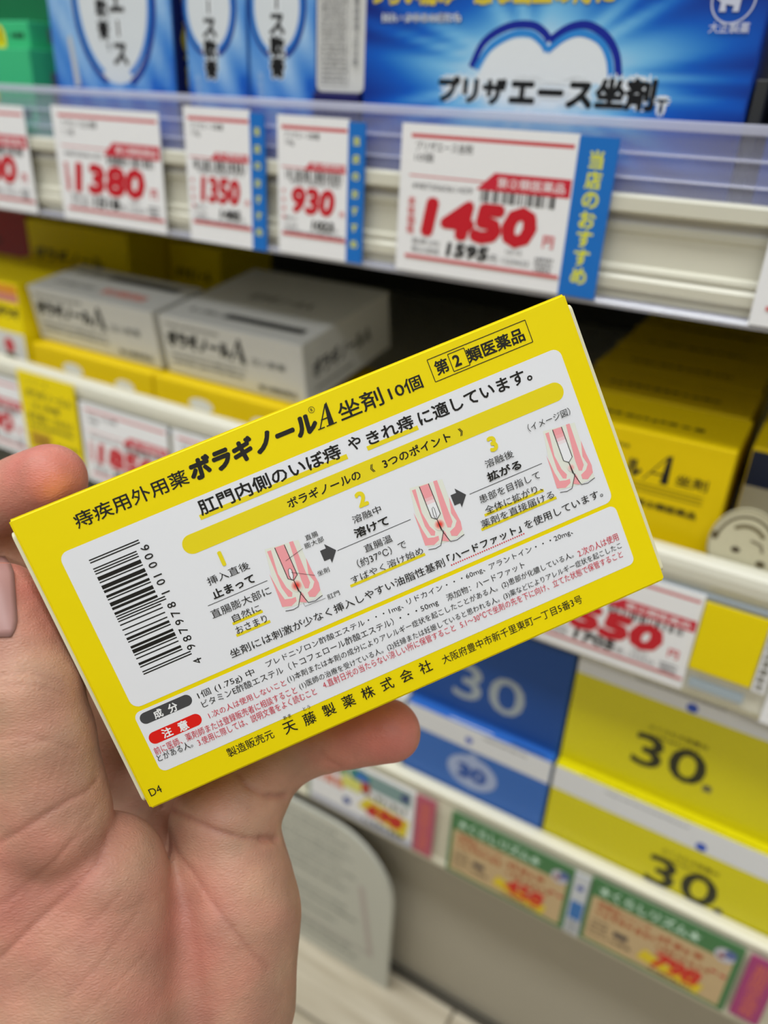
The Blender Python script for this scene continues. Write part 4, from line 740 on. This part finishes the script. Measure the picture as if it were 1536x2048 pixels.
def build_hand():
    box=(BR.astype(np.float32),BT.astype(np.float32),(BW,BH,BD))
    S=1.1; lo=np.array([-128.,-205.,-236.],np.float32); hi=np.array([20.,32.,-138.],np.float32)
    n=((hi-lo)/S).astype(int)+1
    xs=[lo[i]+np.arange(n[i],dtype=np.float32)*S for i in range(3)]
    F=np.empty(tuple(n),np.float32)
    for i in range(0,n[0],12):
        P=np.stack(np.meshgrid(xs[0][i:i+12],xs[1],xs[2],indexing='ij'),-1); F[i:i+12]=hand_sdf(P,HAND,box)
    F[:,0,:]=np.maximum(F[:,0,:],.5)
    I=F<0
    # surface nets
    c=np.stack([I[a:n[0]-1+a,b:n[1]-1+b,d:n[2]-1+d] for a in(0,1) for b in(0,1) for d in(0,1)]); cnt=c.sum(0); cell=(cnt>0)&(cnt<8)
    idx=-np.ones(cell.shape,int); cc=np.argwhere(cell); idx[tuple(cc.T)]=np.arange(len(cc))
    acc=np.zeros((len(cc),3)); num=np.zeros(len(cc))
    for a,b in [((x,y,z),(x+dx,y+dy,z+dz)) for x in(0,1) for y in(0,1) for z in(0,1) for dx,dy,dz in((1,0,0),(0,1,0),(0,0,1)) if x+dx<2 and y+dy<2 and z+dz<2]:
        fa=F[cc[:,0]+a[0],cc[:,1]+a[1],cc[:,2]+a[2]]; fb=F[cc[:,0]+b[0],cc[:,1]+b[1],cc[:,2]+b[2]]; m=(fa<0)!=(fb<0)
        t=np.where(m,fa/np.where(m,fa-fb,1),0)
        for q in range(3): acc[:,q]+=np.where(m,a[q]+t*(b[q]-a[q]),0)
        num+=m
    V=(cc+acc/num[:,None])*S+lo
    fs=[]
    for ax in range(3):
        u_,v_=(ax+1)%3,(ax+2)%3; sl=[slice(None)]*3; s2=[slice(None)]*3; sl[ax]=slice(0,-1); s2[ax]=slice(1,None)
        ch=I[tuple(sl)]!=I[tuple(s2)]; e=np.argwhere(ch); e=e[(e[:,u_]>0)&(e[:,v_]>0)&(e[:,u_]<n[u_]-1)&(e[:,v_]<n[v_]-1)]
        ins=I[tuple(e.T)]; du=np.zeros(3,int);dv=np.zeros(3,int);du[u_]=1;dv[v_]=1
        g=lambda q:idx[tuple(q.T)]
        Q=np.stack([g(e-du-dv),g(e-dv),g(e),g(e-du)],1); Q[~ins]=Q[~ins][:,::-1]; fs.append(Q)
    Fc=np.concatenate(fs); Fc=Fc[(Fc>=0).all(1)]
    me=bpy.data.meshes.new('hand'); me.from_pydata(V.tolist(),[],Fc.tolist())
    o=bpy.data.objects.new('hand',me); COL.objects.link(o); md=o.modifiers.new('s','SUBSURF'); md.levels=1; md.render_levels=1
    dg=bpy.context.evaluated_depsgraph_get(); m2=bpy.data.meshes.new_from_object(o.evaluated_get(dg)); o.modifiers.clear(); o.data=m2; bpy.data.meshes.remove(me); m2.name='hand'
    V=np.zeros(len(m2.vertices)*3); m2.vertices.foreach_get('co',V); V=V.reshape(-1,3).astype(np.float32)
    def grad(V):
        e=.15; return np.stack([hand_sdf(V+np.eye(3,dtype=np.float32)[i]*e,HAND,box)-hand_sdf(V-np.eye(3,dtype=np.float32)[i]*e,HAND,box) for i in range(3)],1)/(2*e)
    for it in range(2):
        d=hand_sdf(V,HAND,box); G=grad(V); gn=np.maximum((G**2).sum(1),.3); V=V-(G*(np.clip(d,-.6,.6)/gn)[:,None])
    G=grad(V); G/=np.maximum(np.linalg.norm(G,axis=1,keepdims=True),1e-6)
    red=np.zeros(len(V),np.float32); disp=np.zeros(len(V),np.float32)
    for pts,dp,wd in CREASES:
        if len(pts)<2: continue
        P=np.array(pts,np.float32); m=((V>P.min(0)-8)&(V<P.max(0)+8)).all(1); q=V[m]; best=np.full(len(q),1e9,np.float32)
        for k in range(len(P)-1):
            ba=P[k+1]-P[k]; L=float(ba@ba)
            if L<1e-6: continue
            h=np.clip(((q-P[k])@ba)/L,0,1); best=np.minimum(best,((q-P[k]-h[:,None]*ba)**2).sum(1))
        dd=np.sqrt(best); s=wd*.8
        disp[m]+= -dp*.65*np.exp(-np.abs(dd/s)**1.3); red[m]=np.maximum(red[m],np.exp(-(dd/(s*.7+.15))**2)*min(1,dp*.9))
    # gentle uneven flesh
    disp+=.25*np.sin(V[:,0]*.21+V[:,1]*.13)*np.sin(V[:,1]*.17-V[:,2]*.19+1)
    V=V+G*disp[:,None]
    m2.vertices.foreach_set('co',(V*.001).ravel().astype(np.float32)); m2.polygons.foreach_set('use_smooth',[True]*len(m2.polygons)); m2.update()
    # pigment: pinker finger ends, paler heel of the palm
    at=m2.color_attributes.new('Skin','FLOAT_COLOR','POINT')
    tips=[(HAND[k][-1][1][:3],r) for k,r in (('index',17),('little',19),('thumb',15),('middle',15),('ring',15))]; pk=np.zeros(len(V))
    for t,r in tips: pk=np.maximum(pk,np.clip(1.25-np.linalg.norm(V-np.array(t),axis=1)/r,0,1))
    for (x,y,z),r,a in (((-95,-62,-165),20,.55),((-72,-78,-160),22,.5),((-48,-95,-172),22,.5)): pk=np.maximum(pk,a*np.clip(1.2-np.linalg.norm(V-np.array((x,y,z)),axis=1)/r,0,1))
    pk=np.clip(pk,0,1)
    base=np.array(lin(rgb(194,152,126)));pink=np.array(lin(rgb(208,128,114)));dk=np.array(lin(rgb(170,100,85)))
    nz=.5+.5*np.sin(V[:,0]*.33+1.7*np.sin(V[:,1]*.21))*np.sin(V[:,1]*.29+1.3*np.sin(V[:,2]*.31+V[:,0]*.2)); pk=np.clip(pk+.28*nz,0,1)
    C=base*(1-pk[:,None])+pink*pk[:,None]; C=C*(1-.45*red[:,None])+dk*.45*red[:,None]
    at.data.foreach_set('color',np.concatenate([C,np.ones((len(V),1))],1).ravel().astype(np.float32))
    o.matrix_world=MCAM
    return o
sk=bpy.data.materials.new('skin'); sk.use_nodes=True; nt=sk.node_tree; b=nt.nodes['Principled BSDF']
vc=nt.nodes.new('ShaderNodeVertexColor'); vc.layer_name='Skin'; tc=nt.nodes.new('ShaderNodeTexCoord')
n1=nt.nodes.new('ShaderNodeTexNoise'); n1.inputs['Scale'].default_value=90; n1.inputs['Detail'].default_value=6
mr=nt.nodes.new('ShaderNodeMapRange'); mr.inputs[1].default_value=.3; mr.inputs[2].default_value=.7; mr.inputs[3].default_value=.80; mr.inputs[4].default_value=1.08
sc=nt.nodes.new('ShaderNodeVectorMath'); sc.operation='SCALE'
nt.links.new(tc.outputs['Object'],n1.inputs['Vector']); nt.links.new(n1.outputs[0],mr.inputs[0]); nt.links.new(mr.outputs[0],sc.inputs['Scale']); nt.links.new(vc.outputs[0],sc.inputs[0]); nt.links.new(sc.outputs[0],b.inputs['Base Color'])
vo=nt.nodes.new('ShaderNodeTexVoronoi'); vo.inputs['Scale'].default_value=1250; vo.feature='DISTANCE_TO_EDGE'
mp=nt.nodes.new('ShaderNodeMapping'); mp.inputs['Rotation'].default_value=(0,0,.8); mp.inputs['Scale'].default_value=(.55,1.3,1)
n2=nt.nodes.new('ShaderNodeTexNoise'); n2.inputs['Scale'].default_value=420; n2.inputs['Detail'].default_value=4
ad=nt.nodes.new('ShaderNodeMath'); ad.operation='MULTIPLY_ADD'; ad.inputs[1].default_value=.7
nt.links.new(tc.outputs['Object'],mp.inputs[0]); nt.links.new(mp.outputs[0],vo.inputs['Vector']); nt.links.new(tc.outputs['Object'],n2.inputs['Vector']); nt.links.new(vo.outputs['Distance'],ad.inputs[0]); nt.links.new(n2.outputs[0],ad.inputs[2])
bp=nt.nodes.new('ShaderNodeBump'); bp.inputs['Strength'].default_value=.6; bp.inputs['Distance'].default_value=.00035; nt.links.new(ad.outputs[0],bp.inputs['Height']); nt.links.new(bp.outputs[0],b.inputs['Normal'])
b.inputs['Roughness'].default_value=.48; b.inputs['Specular IOR Level'].default_value=.4
b.inputs['Subsurface Weight'].default_value=.25; b.inputs['Subsurface Radius'].default_value=(1.0,.35,.2); b.inputs['Subsurface Scale'].default_value=.0035
hand=build_hand(); hand.data.materials.clear(); hand.data.materials.append(sk); hand['label']='left hand of a person, palm up, gripping the yellow suppository box from behind'; hand['category']='hand'
# thumbnail: curved plate on the thumb
bm=bmesh.new(); N=[[q for q in row] for row in NAIL]; ctr=np.array(HAND['thumb'][-1][1][:3]); vs=[]
for j,row in enumerate(N):
    r=[]
    for i,q in enumerate(row):
        q=np.array(q); u_=abs(i/(len(row)-1)*2-1); e=.22*(1-u_**4)*(1 if 0<j<len(N)-1 else .2)
        dr=-q/np.linalg.norm(q); r.append(bm.verts.new(tuple((q+dr*(e+.08))*.001)))
    vs.append(r)
for j in range(len(vs)-1):
    for i in range(len(vs[0])-1): bm.faces.new((vs[j][i],vs[j][i+1],vs[j+1][i+1],vs[j+1][i]))
nail=obj('thumbnail',bm,mat('nail_keratin',rgb(176,132,126),.4,noise=.05,scale=200),hand,smooth=True,label='short pinkish thumbnail')
so=nail.modifiers.new('thickness','SOLIDIFY'); so.thickness=.00025; so.offset=-1
